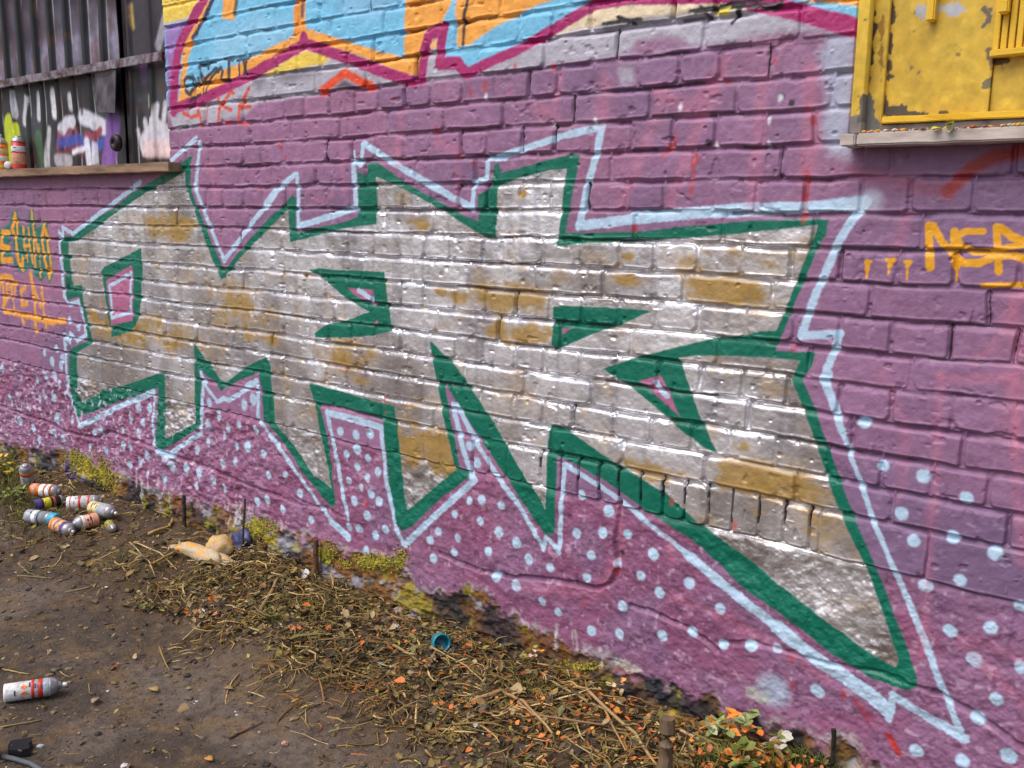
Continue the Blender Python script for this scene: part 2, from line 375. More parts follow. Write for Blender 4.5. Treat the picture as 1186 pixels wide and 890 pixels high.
# silver body, green edge
G = [(70, 277), (74, 273), (81, 274), (101, 259), (128, 244), (152, 224), (200, 196), (214, 186), (224, 179), (220, 194), (219.5, 213), (228, 239), (240, 268), (249, 290), (259, 313), (274, 296), (301, 264), (325, 241), (338, 226), (343, 230), (342.5, 266), (346.5, 269.5), (372, 263), (400, 257), (414, 251), (414, 216), (413.5, 200), (424, 203), (426, 189), (437, 188.5), (472.5, 214), (531.5, 247), (554, 257), (553, 228), (568.5, 216), (568.5, 211), (572, 191), (577, 189.5), (579, 200), (600, 195.5), (625, 187.5), (664, 178.5), (671, 179.5), (669, 194.5), (663, 225), (655.5, 270), (684, 270), (735, 268.5), (800, 262), (867, 256.5), (926.5, 254), (960, 254), (957, 271), (948, 286), (921, 350), (908, 384), (900, 398), (898, 407), (944, 408.5), (940, 424), (929, 439.5), (944, 473), (953.5, 503), (989, 598), (1011, 648), (1038, 720), (1064, 790), (1062, 796), (1051, 799.5), (1007, 786), (964.6, 758), (900, 707.5), (866.6, 686), (846.6, 666.5), (800.7, 626), (749, 592), (697.5, 554.7), (654.5, 531), (644.5, 531), (642.5, 618), (633, 620), (625.8, 614), (600, 577), (592.5, 563), (558, 511.7), (518, 449), (514, 440.5), (523, 494), (533, 541), (548, 550), (509, 578), (478, 609), (466, 615), (455, 603.4), (449, 554.7), (443.4, 487.5), (410, 476), (370.3, 467), (380, 512), (384, 550), (388, 584), (384, 588), (377, 582), (349, 546), (316, 498), (306, 487), (303.5, 450), (299.5, 432), (275, 441), (256, 453), (249, 443), (229.5, 427), (232.7, 440), (231.5, 491), (228, 497), (195, 518.5), (188.5, 521), (179.6, 513), (181, 480), (183.4, 449), (146.7, 461.5), (94, 482), (89, 482), (84.3, 470), (80, 434.5), (80.6, 405), (88, 401), (101, 395), (98, 370), (92, 343.5), (78.5, 348), (76.5, 342), (76, 326), (71, 295)]
Sv = [(79.3, 281), (91, 278.6), (109.6, 266), (140, 242.4), (168.6, 223.8), (200, 207), (213.5, 199), (214.3, 217.5), (223.6, 241), (233, 268), (244.7, 300), (256.8, 325), (265.6, 315), (285, 292), (296, 281), (333, 244), (335.7, 281.5), (370, 272.5), (400, 264.5), (436.3, 260), (435.4, 205), (452, 212), (480, 226), (521.4, 250), (562, 276), (573.5, 276), (575, 245), (578, 214.7), (600, 207), (633.7, 198), (655.6, 195.5), (652, 225), (647, 271), (643.8, 286), (655.6, 285), (670.8, 282.5), (735, 280.4), (800, 276), (867.5, 270), (946.7, 261), (938, 284), (913, 350), (899, 383), (881, 383), (865.8, 388), (827, 392), (800, 398), (741.6, 412.6), (697.8, 427), (718, 441), (735, 452), (768.6, 481), (800, 508), (817, 520), (832, 525.5), (825, 513), (810, 480), (799, 447), (787, 414.5), (800, 412.6), (837, 412.4), (880, 414), (926.5, 418), (916.4, 439.4), (925, 461), (940, 500), (955, 545), (968.6, 584), (997, 645), (1020, 705), (1040, 765), (1037, 773), (1028, 770), (992.7, 747), (945, 710), (900, 676.5), (858, 641), (815, 610), (772, 572), (714.7, 537.5), (657.3, 497.3), (636, 492), (633, 526), (631, 590), (617, 566), (600, 540), (568.6, 484.3), (530, 427), (504.6, 400), (497, 395), (500, 415), (505.4, 442), (516.4, 499.5), (527, 545), (500, 567), (472, 590.5), (467.8, 574.7), (459, 488.7), (457, 471), (430, 464), (400, 455), (357.4, 443.5), (366, 477), (379, 546), (383, 566), (363, 551.8), (337.3, 514.5), (318.7, 491.6), (315, 445.7), (313.5, 424), (308.8, 413), (284.3, 425), (262.4, 442.5), (255.6, 440), (237, 414.7), (224, 396.5), (224.5, 418), (225.3, 448), (225, 490.6), (192.3, 508.3), (191, 440), (190.6, 432), (182, 433), (143.3, 446.4), (118, 453), (94.4, 466.6), (91, 458), (88.5, 409.3), (107, 398.3), (97.8, 353.6), (94.5, 330), (84.7, 331.3), (79.7, 293.4)]
# overspray halo of silver outside the edge
cv.fill(Sv, lin(170, 160, 170), .03, opac=.35)
cv.fill(G, GREEN, .0025, rough=.42, jit=.6)
stain = np.zeros(U.shape, np.float32)
for (x, y, sx, sy, a) in ((195, 262, 40, 22, .9), (150, 380, 60, 22, 1.1), (210, 395, 50, 14, .8), (275, 360, 40, 30, 1.0), (300, 390, 60, 12, .7), (400, 410, 40, 20, .8), (420, 440, 40, 8, .7), (585, 350, 42, 22, 1.15), (600, 385, 40, 16, 1.1), (555, 255, 8, 5, .4), (480, 260, 25, 8, .8), (730, 298, 12, 7, 1.1), (727, 325, 14, 7, 1), (790, 305, 40, 22, .8), (830, 335, 50, 18, 1.2), (880, 300, 60, 18, .7), (880, 560, 70, 22, 1.2), (770, 548, 60, 16, .9), (930, 600, 40, 22, 1), (870, 590, 20, 12, .8), (490, 520, 40, 28, 1.1), (520, 540, 20, 10, 1), (860, 515, 14, 8, 1), (650, 480, 20, 12, .5), (560, 470, 40, 10, .4), (510, 340, 8, 6, .9), (530, 345, 14, 8, 1), (430, 425, 8, 6, .9), (480, 470, 12, 6, .7), (605, 225, 6, 4, 1), (650, 220, 16, 10, .4), (350, 320, 10, 6, .8), (640, 480, 14, 5, .8), (1000, 640, 20, 20, .5), (940, 650, 30, 20, .4), (160, 300, 60, 20, .4), (700, 370, 90, 50, .3), (380, 370, 80, 40, .35)):
    c = UVp((x, y)); e1 = UVp((x+sx, y)); e2 = UVp((x, y+sy)); ru = abs(e1[0]-c[0]); rz = abs(e2[1]-c[1])
    S = cv.sl([(c[0]-ru*2, c[1]-rz*2), (c[0]+ru*2, c[1]+rz*2)], 0)
    stain[S] = np.maximum(stain[S], a*np.exp(-((U[S]-c[0])/ru)**2*.8-((Z[S]-c[1])/rz)**2*.8))
sn = fbm(U*13, Z*17, 231, 4)
st = sstep(.22, .80, stain*.70+(sn-.5)*1.25+(fbm(U*55, Z*60, 237, 2)-.5)*.35+.10)*np.clip(stain*2.0, 0, 1)
st = np.clip(np.maximum(st, .45*sstep(.60, .74, sn)), 0, 1)
drip = sstep(.6, .8, fbm(U*38, Z*2.2, 235, 2))
sil = lin(224, 221, 226)
SC = np.broadcast_to(sil, U.shape+(3,)).astype(np.float32)
SC = SC*(1+(B3[..., None]-.5)*.12*mask_b[..., None])
SC = mixc(SC, lin(152, 144, 146), sstep(.45, .7, fbm(U*7, Z*6, 239, 3))*.6)
SC = mixc(SC, lin(128, 126, 146), drip*.28)
SC = mixc(SC, lin(136, 116, 88), (sstep(.38, .62, fbm(U*4, Z*5, 243, 3))*.30).astype(np.float32))
SC = mixc(SC, lin(158, 122, 34), st*.88)
SC = mixc(SC, lin(96, 82, 74), (low*sstep(.45, .66, fbm(U*48, Z*60, 247, 3))*.28).astype(np.float32))  # dark, then bright sparkle of the rough silver plinth, put into the colour
SC = mixc(SC, lin(238, 238, 244), (low*sstep(.56, .72, fbm(U*44, Z*50, 249, 3))*.8).astype(np.float32))
SC = mixc(SC, lin(236, 236, 244), (roll/1.1).clip(0, 1)*.45)  # sky highlight along the brick tops, painted into the silver colour
pts = [UVp(p) for p in Sv]; S = cv.sl(pts, .01)
d = cv.sdist(S, pts, True)+cv.J1[S]*.4+cv.J2[S]*.4
al = 1-sstep(-.003, .003, d)
stS = st[S]
A = al[..., None]; cv.C[S] = cv.C[S]*(1-A)+SC[S]*A
pr = np.stack([.60-.45*stS+.1*low[S], .22+.24*stS+.14*sn[S], np.zeros_like(stS)], -1); cv.P[S] = cv.P[S]*(1-A)+pr*A
# counters and inner green shapes
for p in ([(116.4, 315), (121, 309), (163, 287), (165, 313.6), (163, 350), (160.6, 372), (151.8, 384.4), (129, 390.8), (126.5, 374), (121, 345)],
          [(357, 312.5), (368.6, 311), (400, 313), (444.7, 315), (449, 345), (454.5, 383.5), (432, 389), (400, 391), (366, 391.5), (364, 386), (379, 375.5), (400, 371.5), (427, 361.5), (400, 346), (378, 327)],
          [(641, 355), (660, 354.5), (700, 356), (750, 359.8), (752, 362), (735, 369), (718, 376.8), (690, 386), (655.6, 401), (640, 407), (639, 400)]):
    cv.fill(p, GREEN, .0025, rough=.42, jit=.6)
for p in ([(122, 325.5), (151.8, 307.5), (154.3, 313.6), (153.8, 371.8), (129.5, 377)], [(401.7, 333.5), (430.6, 336), (433.8, 354.7), (412, 343)], [(649, 381.8), (665, 379.2), (650, 388)], [(740.8, 441.3), (766, 435.4), (776, 456), (788, 482.5), (770, 467.5)], [(432, 376), (437, 371), (438, 377)]):
    cv.fill(p, lin(172, 102, 138), .003, jit=.5)
# pale blue outline
lines = [([(163, 211), (125, 240), (84.3, 271.4), (72.5, 263.5), (73.4, 274), (67.8, 268), (70, 300), (73.5, 330), (74, 343.5), (80, 353.6), (91, 348.5), (99.5, 388), (89.4, 395), (81.8, 385.6), (81, 397.5), (75, 387.3), (77.6, 431), (79.3, 454.8), (87.7, 478.4), (93.6, 493)], .020),
    ([(93.6, 493), (115, 483), (139, 470.4), (178.3, 454)], .026), ([(178.5, 454), (177, 485), (178.3, 513.4), (187, 525)], .018), ([(183, 524), (200, 527)], .03), ([(197, 526), (215, 513.4), (232, 502), (235.3, 442.5)], .02),
    ([(236.5, 443.8), (251.7, 465.3), (259.3, 461.5), (265, 464), (298.5, 442.5), (299, 481), (301.5, 488.7), (325.9, 523), (377.5, 597.7), (403, 623.5)], .018), ([(232.4, 432), (238, 445)], .018), ([(285, 447), (298, 441)], .02),
    ([(198, 187), (227.8, 160)], .020), ([(232, 165), (229, 190), (225, 215), (240, 254), (259, 302), (290, 262), (308, 238)], .020), ([(308, 238), (318, 224)], .034), ([(319, 223), (326, 216), (342, 202)], .02), ([(344.8, 202), (345.8, 262), (350, 260)], .018), ([(347, 262), (385, 250), (412, 240)], .022),
    ([(412, 240), (410, 205), (408.4, 178)], .021), ([(409, 184), (418, 191), (420, 170)], .016), ([(420, 168), (424, 168), (446, 183)], .020), ([(422, 167), (470, 198), (500, 215), (546.7, 241.6)], .022), ([(547, 241), (548.4, 211), (563, 206.5), (564.5, 184), (584, 182.5)], .017), ([(575, 183), (600, 174.5), (650, 158), (697, 147)], .018), ([(697, 148), (689, 184), (680, 215), (672.5, 259)], .022),
    ([(671, 262), (735, 254), (800, 248), (870, 244), (930, 241), (1002, 234)], .026), ([(735, 250), (870, 240), (1000, 238)], .02), ([(1004, 234), (990, 250), (969, 284), (952, 325), (941.6, 350), (928, 388.5)], .019), ([(928, 389), (950, 388), (973.7, 386.5)], .018), ([(973.7, 386.5), (957, 429), (960, 434), (953, 440)], .018),
    ([(953.5, 438), (965, 468), (975, 500)], .019), ([(975, 500), (997, 559.5), (1012, 604), (1027.8, 640), (1048, 690)], .012), ([(1048, 690), (1068.5, 738), (1090, 795), (1112, 849)], .015), ([(1116, 856), (1080, 835), (1034.8, 806)], .022), ([(1034.8, 804), (1028.5, 834)], .017),
    ([(1026, 822), (1006, 804), (945, 763.6), (900, 727)], .036), ([(900, 727), (845, 683), (795, 643)], .026), ([(795, 643), (720, 581), (690, 560), (654.5, 538), (650, 590), (647.3, 640)], .015), ([(648, 639), (632, 623), (628, 636)], .015), ([(627, 633), (600, 586), (578, 554.7), (552, 513)], .017), ([(552, 513), (529.4, 470), (524, 468.7), (533, 505), (546.6, 551.8)], .020), ([(550, 556), (510, 592), (469, 630.7)], .022),
    ([(466, 630), (457.8, 609), (447, 560), (441, 496)], .018), ([(441, 495), (410, 486), (379, 478)], .024), ([(379, 478), (388, 525), (394, 560), (403, 600.5)], .020), ([(403, 623), (381, 604)], .03),
    ([(126.5, 331.5), (151.8, 316), (151, 361.7), (130, 368.3), (126.5, 331.5)], .017), ([(415, 337), (422, 341), (430, 347)], .018), ([(760, 444), (765, 452), (772, 459)], .016)]
for p, w in lines:
    cv.stroke(p, w, LB, .003, rough=.5, opac=.93)
cv.stroke([(992, 238), (1006, 232), (1012, 232)], .035, lin(205, 220, 235), .016, opac=.6)
# dots
dots = [(1000.5, 489), (1023, 540), (1070, 551.8), (1119, 577), (1044.4, 594.4), (1104, 621.6), (1059, 626), (1153.4, 641), (1112.6, 671.5), (1072, 679), (1182, 702), (1147.8, 727), (1100, 731), (1127.5, 765), (1182, 773), (1154, 810.5), (1132.6, 832.4), (1168, 875.4), (1061.5, 869), (1115, 881.6), (945.8, 801), (900, 751), (756.8, 642), (685.4, 643), (714.7, 654), (680, 669), (636, 658), (611, 648.6), (742, 667), (797.8, 676.4), (763.4, 686.7), (834.5, 705), (720.4, 703), (628, 697), (646, 709), (716.7, 734.6), (767, 736.6), (801.5, 732.3), (836.5, 747), (869.5, 748), (684.6, 731), (673.7, 573.6), (705, 592), (668, 618), (726.7, 619), (698, 617)]
dots2 = [(394, 500), (412.5, 503.6), (428.5, 503), (401, 526), (413, 520), (425, 531), (412.7, 541.8), (437, 547), (403, 557), (424.8, 553.8), (417.6, 564.7), (430, 572), (410.5, 580.5), (439, 581), (425.4, 597.7), (403.9, 611), (414.7, 612.6), (434.2, 620.6), (446, 614), (424, 637.8), (296.6, 498), (287.7, 517.4), (305, 525), (310.7, 550.7), (330, 550), (346, 572), (297, 581.6), (309.5, 579), (327.3, 589.7), (359.4, 603), (544.3, 516.8), (552.4, 536), (543.8, 580), (558, 578.8), (579.6, 585.6), (526.6, 595.7), (556, 604), (576.7, 617), (507.4, 616), (530, 623), (498.5, 626), (596.8, 629), (526.6, 640), (565.8, 639), (502, 647), (574, 668), (597.7, 678.5)]
dots3 = [(65.8, 485), (84, 485.5), (63, 501.5), (39.7, 495.7), (21.5, 488), (46.8, 510), (74.6, 508), (103, 518.4), (108.3, 502), (116.9, 497.7), (122.7, 522), (143, 516.7), (151.3, 516.7), (141.7, 499.4), (151, 485.5), (164.4, 489.8), (159.4, 500.7), (158.9, 472.4), (172, 472.9), (170.8, 528), (150.5, 538.7), (162, 535.4), (172, 550), (198.6, 540), (189.7, 555.6), (215, 543.7), (230.7, 548.8), (228.4, 522), (240.3, 513), (239.8, 493), (252.5, 481.7), (265, 495.7), (278.3, 492.4), (259.3, 504.5), (274.5, 516.7), (287.6, 517.7), (258, 537.4), (272, 534.9), (246.6, 557.6), (227.7, 562.7), (259.3, 566.5), (296.5, 581.7), (293.4, 462.8), (283.3, 469), (242.9, 466.6), (80.6, 371), (90.6, 379), (65.8, 404), (52, 409), (72.5, 416), (60.7, 419), (70.5, 424), (62.4, 433.7), (54, 436), (42, 440), (70, 444.7), (46.4, 461.5), (62, 461.5), (12, 460), (32, 470), (3.4, 426)]
for p in dots: cv.dot(p, .0145+rnd.uniform(-.0015, .0025), LB, .0035, .95)
for p in dots2: cv.dot(p, .0155+rnd.uniform(-.003, .003), LB, .004, .95)
for p in dots3: cv.dot(p, .017+rnd.uniform(-.003, .004), LB, .005, .85, 1.25)
cv.dot((895, 800), .04, LB, .02, .6); cv.dot((191, 530), .03, LB, .01, .8, .6)
# speckles of pale paint on the rough left end
sp = sstep(.70, .78, fbm(U*52, Z*42, 261, 2))*sstep(-3.0, -4.0, U)*low
cv.C[:] = mixc(cv.C, lin(205, 200, 222), sp*.7)
# faint pink ghost lines and red dabs
GH = lin(196, 118, 144)
for p, w, o in (([(1090, 438), (1173, 438)], .013, .7), ([(1090, 438), (1076, 650), (1065, 760)], .013, .55), ([(1173, 438), (1183, 650)], .013, .6), ([(768, 115), (750, 160), (720, 235)], .03, .45), ([(838, 70), (800, 170), (775, 235)], .03, .5), ([(884, 90), (878, 160), (872, 240)], .03, .5), ([(938, 80), (940, 150), (934, 205)], .035, .55),
                ([(648, 90), (640, 130), (620, 125)], .03, .5), ([(700, 95), (697, 140)], .04, .5), ([(760, 105), (800, 130), (820, 100)], .035, .5), ([(1050, 250), (1038, 290)], .02, .5), ([(1170, 345), (1182, 420), (1176, 520)], .018, .45), ([(1184, 340), (1150, 400), (1130, 420)], .018, .45), ([(1120, 740), (1186, 765)], .02, .4), ([(1112, 745), (1170, 800), (1186, 815)], .022, .5),
                ([(1020, 430), (1050, 500), (1040, 580)], .02, .3), ([(465, 130), (460, 190)], .025, .5), ([(395, 180), (398, 225)], .02, .6), ([(530, 200), (528, 240)], .025, .45), ([(355, 222), (370, 235), (385, 226)], .012, .5), ([(245, 190), (250, 230)], .03, .4), ([(505, 165), (530, 175)], .03, .5), ([(600, 680), (690, 690), (720, 640), (715, 580)], .02, .5), ([(775, 690), (840, 715), (900, 750), (960, 790)], .018, .5), ([(780, 650), (770, 620)], .02, .4)):
    cv.stroke(p, w, GH, .014, opac=o*.72, jit=3)
cv.stroke([(1098, 222), (1125, 195), (1150, 182), (1200, 172)], .028, lin(150, 42, 28), .008, opac=.9)
cv.stroke([(990, 200), (1050, 212), (1098, 224)], .03, lin(140, 55, 70), .02, opac=.5)
RD = lin(184, 52, 46)
for p in ((896, 71), (841, 94), (803, 190), (806, 183), (934, 125), (941, 140), (934, 210), (932, 228), (931, 250), (505, 152), (530, 182), (456, 115), (548, 190), (590, 105), (597, 77), (640, 78), (562, 100), (735, 265), (781, 165), (777, 172), (545, 106), (330, 182), (400, 425), (919, 404), (713, 663), (778, 581), (916, 764), (918, 795), (1035, 862), (976, 806), (1040, 870), (447, 478), (424, 583), (677, 698), (850, 610), (300, 220), (240, 190), (325, 168), (445, 463)):
    cv.dot(p, rnd.uniform(.004, .008), RD, .005, .7, rnd.uniform(.8, 2.2))
cv.stroke([(934, 200), (933, 235)], .018, RD, .008, opac=.4); cv.stroke([(803, 200), (800, 225)], .012, RD, .006, opac=.5); cv.stroke([(783, 158), (768, 180)], .014, RD, .006, opac=.6)
cv.stroke([(990, 812), (1006, 835)], .012, RD, .006, opac=.6); cv.stroke([(1029, 853), (1042, 873)], .016, RD, .006, opac=.8)
for p in ((917, 119), (905, 112), (820, 165), (720, 640)): cv.dot(p, .008, BLK, .004, .9)
for p in ((904, 114), (891, 140), (890, 168), (829, 168), (788, 125), (640, 145), (690, 140), (563, 112)): cv.dot(p, .006, lin(225, 225, 235), .004, .8, 1.4)
# tags: NSR with drips and underline
def n3(pts): return [(886+x/3.953, 220+y/3.953) for x, y in pts]
for p, w in (([(750, 165), (752, 260), (755, 355)], .026), ([(768, 165), (810, 240), (870, 300)], .024), ([(868, 190), (866, 300), (875, 350)], .024), ([(1000, 190), (920, 190), (880, 215), (895, 255), (960, 285), (1060, 285)], .021), ([(1080, 270), (1186, 250), (1260, 235)], .020), ([(860, 300), (910, 335), (980, 335), (1050, 305), (1140, 300), (1230, 330)], .024), ([(1062, 170), (1066, 290), (1070, 375)], .022), ([(1080, 175), (1130, 215), (1210, 245)], .024), ([(1030, 320), (1080, 290)], .02),
             ([(995, 440), (1090, 436), (1280, 436)], .016), ([(472, 328), (468, 365)], .014), ([(468, 365), (466, 402)], .007), ([(485, 328), (462, 328)], .01), ([(560, 322), (592, 320), (570, 345)], .014), ([(570, 345), (565, 385)], .007), ([(645, 330), (666, 330), (652, 350)], .013), ([(652, 350), (649, 408)], .007), ([(878, 350), (874, 412)], .010)):
    cv.stroke(n3(p), w*.66, TAGO, .002, rough=.4, jit=.6)
# left tags: ECHNO in orange over green, and a plain orange one below
def l5(pts): return [(x/5.74, 235+y/5.74) for x, y in pts]
cv.fill(l5([(-40, 200), (20, 160), (60, 140), (80, 60), (110, 50), (130, 150), (180, 170), (195, 50), (225, 50), (240, 170), (290, 120), (310, 130), (335, 300), (355, 480), (335, 545), (300, 480), (280, 530), (225, 480), (200, 430), (160, 470), (120, 460), (90, 400), (0, 410), (-40, 380)]), lin(16, 112, 98), .010, opac=.95)
cv.fill(l5([(60, 230), (80, 210), (85, 300), (110, 380), (90, 370), (70, 330)]), lin(150, 100, 150), .012, opac=.7)
for p, w in (([(60, 200), (15, 195), (8, 290), (60, 300)], .075), ([(12, 300), (15, 385), (80, 380)], .08), ([(-40, 200), (-15, 200), (-25, 400)], .06), ([(98, 80), (80, 170), (100, 240), (120, 400), (145, 440), (148, 370)], .075), ([(115, 200), (110, 120), (95, 90)], .05), ([(150, 160), (160, 280), (180, 390)], .04), ([(185, 170), (195, 290), (215, 400)], .04), ([(160, 290), (200, 280)], .04), ([(212, 60), (220, 200), (228, 400), (230, 430)], .05), ([(228, 220), (255, 340), (270, 490)], .04), ([(255, 280), (262, 400)], .03),
             ([(290, 150), (275, 230), (300, 380), (330, 500), (335, 400), (315, 250), (290, 160)], .06)):
    cv.stroke(l5(p), w*.38, lin(236, 160, 50), .005)
for p, w in (([(-20, 500), (40, 490), (75, 500)], .06), ([(0, 520), (20, 560), (25, 670)], .05), ([(40, 520), (50, 620), (20, 690)], .05), ([(85, 510), (80, 620), (95, 700)], .05), ([(60, 560), (110, 530), (100, 600)], .04), ([(165, 560), (140, 590), (145, 680), (180, 670)], .05), ([(205, 480), (225, 600), (240, 850)], .065), ([(225, 560), (270, 690)], .04), ([(275, 570), (290, 700), (305, 830)], .05), ([(30, 720), (120, 740), (250, 770), (330, 790), (430, 785)], .06), ([(130, 740), (160, 800)], .05), ([(330, 770), (350, 810)], .04), ([(-30, 700), (-10, 600), (0, 500)], .04)):
    cv.stroke(l5(p), w*.5, lin(232, 160, 48), .007, opac=.9)
# bare foot of the wall: dirt, soot, old coats, moss
fc = fbm(U*6, Z*8, 271, 4); fc2 = fbm(U*11+5, Z*11, 275, 4)
FC = mixc(np.broadcast_to(lin(98, 74, 52), U.shape+(3,)).astype(np.float32), lin(48, 42, 42), sstep(.42, .58, fc))
FC = mixc(FC, lin(128, 88, 38), sstep(.52, .66, fc2)*.8)
FC = mixc(FC, lin(150, 148, 160), sstep(.60, .7, fbm(U*9, Z*14+4, 277, 4))*.75)
FC = FC*(.55+.9*fbm(U*55, Z*60, 273, 4))[..., None]
FC = mixc(FC, lin(150, 96, 122), (sstep(.60, .66, fbm(U*20, Z*20, 274, 4))*.55*sstep(-.09, .0, Z-edge)).astype(np.float32))
FC = mixc(FC, lin(30, 26, 34), (sstep(-1.25, -1.1, U)*.65*sstep(.40, .55, fbm(U*8, Z*8, 281, 3))).astype(np.float32))
FC = mixc(FC, lin(150, 140, 35), sstep(.60, .70, fbm(U*15+8, Z*13, 283, 3))*sstep(-.3, -1.2, U)*.6)
bb = bare[..., None]; cv.C[:] = cv.C*(1-bb)+FC*bb; cv.P[..., 1] = cv.P[..., 1]*(1-bare)+.85*bare; cv.P[..., 0] *= (1-bare)
edgeb = np.exp(-((Z-edge-.006)/.010)**2)*sstep(.42, .6, fbm(U*12, Z*12, 287, 3))*.7
cv.C[:] = mixc(cv.C, lin(170, 160, 165), edgeb)
for (x, y, r, c, o, ry) in ((100, 540, .10, (185, 170, 30), .75, .45), (118, 552, .06, (180, 165, 30), .7, .8), (82, 545, .05, (75, 60, 130), .8, 1.2), (50, 535, .09, (62, 66, 80), .7, .7), (95, 565, .05, (70, 66, 130), .7, 1), (298, 610, .05, (165, 155, 35), .8, .5), (310, 625, .04, (165, 150, 35), .7, .6), (400, 660, .06, (125, 75, 22), .9, .6), (430, 652, .05, (175, 165, 50), .8, .4), (375, 645, .03, (180, 180, 40), .8, .8), (575, 725, .07, (48, 38, 44), .8, .7), (545, 705, .06, (105, 70, 30), .8, .7), (630, 745, .06, (95, 55, 22), .8, .4), (640, 775, .05, (190, 165, 25), .8, .25), (735, 775, .05, (175, 170, 160), .7, .3), (790, 815, .08, (26, 26, 32), .85, .5), (760, 795, .05, (30, 36, 48), .8, .7), (875, 805, .03, (170, 180, 165), .6, .5), (862, 835, .04, (60, 20, 60), .8, .5), (205, 580, .04, (120, 70, 40), .6, .8), (250, 600, .06, (100, 75, 60), .7, .5)):
    u_, z_ = UVp((x, y)); S = cv.sl([(u_, z_)], r*2)
    d = np.sqrt((U[S]-u_)**2+((Z[S]-z_)/ry)**2)/r+(fc[S]-.5)*1.6+(cv.K[S]-.5)*1.2
    cv.blend(S, sstep(1.15, .75, d)*(1-.0*bare[S]), lin(*c), 0, .8, o)
# pale drips running down onto the bare foot
for i in range(26):
    x = rnd.choice([rnd.uniform(130, 215), rnd.uniform(250, 330), rnd.uniform(640, 700)]); y0 = np.interp(x, [p[0] for p in foot], [p[1] for p in foot])-rnd.uniform(2, 12)
    cv.stroke([(x, y0), (x+rnd.uniform(0, 3), y0+rnd.uniform(10, 32))], rnd.uniform(.006, .012), lin(185, 175, 180), .004, opac=.7)
# black unpainted gaps at the soldier joints and in a few deep joints
gap = (QX < np.where(row == -1, .0034, .0026)) & (PD > .0125) & mask_b & ((B2 > .25) | (row == -1)) & ((row != -1) | (V > SOLD+.02+.06*vnoise(U*6, Z*0+3, 295)))
cv.C[gap] = cv.C[gap]*.1+lin(24, 20, 26)*.9; cv.P[gap] = (0, .9, 0)
gap2 = (QY < .003) & mask_b & (fbm(U*6, Z*11, 291, 2) > .64)
cv.C[gap2] = cv.C[gap2]*.4+lin(40, 28, 40)*.6

# ------------------------------------------------------------------ openings and wall mesh
LW = (-6.3, -3.475, CAMZ+.172, CAMZ+1.55)      # left opening: u0,u1,z0,z1
RW = (-.786, .35, CAMZ+.178, CAMZ+1.5)         # right opening
hole = np.zeros((len(zax)-1, len(uax)-1), bool)
Y = -h
for (a, b, c, e) in (LW, RW):
    ins = (U > a) & (U < b) & (Z > c) & (Z < e)
    Y[ins] = .11
    hole |= ins[:-1, :-1] & ins[1:, 1:] & ins[:-1, 1:] & ins[1:, :-1] & (((U > a+.03) & (U < b-.03) & (Z > c+.03) & (Z < e-.03))[:-1, :-1])
building = empty('brick_building', (-2.2, 0, 0))
tag(building, 'old brick wall with purple paint and big silver and green graffiti lettering', 'building')
building.location = (0, 0, 0)
# solid mass of the wall behind the painted face
u0, u1, z0, z1 = uax[0], uax[-1], zax[0], zax[-1]
ev = []; ef = []
def addbox(a, b):
    n = len(ev)
    for x in (a[0], b[0]):
        for y in (a[1], b[1]):
            for z in (a[2], b[2]): ev.append((x, y, z))
    ef.extend([(n, n+1, n+3, n+2), (n+4, n+6, n+7, n+5), (n, n+4, n+5, n+1), (n+2, n+3, n+7, n+6), (n, n+2, n+6, n+4), (n+1, n+5, n+7, n+3)])
addbox((u0, .112, z0), (u1, .35, z1)); addbox((u0, .0, z1-.01), (u1, .111, z1+.05))
grid_mesh('wall', U, Y, Z, ~hole, M_wall, cv.C, cv.P, building, (ev, ef))

# ------------------------------------------------------------------ left window: corrugated shutters
def sheet(name, x0, x1, z0, z1, ybase, pitch, ph, parent, rib=.018, seed=1, dent=0.0, tilt=0.0):
    us = np.arange(x0, x1, .004); zs = np.arange(z0, z1, .006)
    c = Canvas(us, zs); Uu, Zz = c.U, c.Z
    f = ((Uu-ph)/pitch) % 1
    prof = sstep(0, .10, f)*(1-sstep(.22, .32, f))            # narrow raised ribs
    y = ybase-prof*rib+(fbm(Uu*3, Zz*3, seed, 2)-.5)*dent+tilt*(Zz-z0)
    return c, Uu, Zz, y, prof, f
def finish_sheet(name, c, Uu, Zz, y, parent):
    n, m = Uu.shape
    b = .004
    th = np.stack([Uu, y+b, Zz], -1)
    ev = []; ef = []
    o = grid_mesh(name, Uu, y, Zz, None, M_sheet, c.C, c.P, parent)
    s = o.modifiers.new('thick', 'SOLIDIFY'); s.thickness = .002; s.offset = -1
    return o
shutter = mesh_obj('shuttered_window', [(LW[0], .07, LW[2]), (LW[1], .07, LW[2]), (LW[1], .07, LW[3]), (LW[0], .07, LW[3]), (LW[0], .105, LW[2]), (LW[1], .105, LW[2]), (LW[1], .105, LW[3]), (LW[0], .105, LW[3])],
                   [(0, 1, 2, 3), (4, 7, 6, 5), (0, 4, 5, 1), (1, 5, 6, 2), (2, 6, 7, 3), (3, 7, 4, 0)], plain('dark_backing', lin(28, 24, 30), .8), building)
shutter.name = 'window'
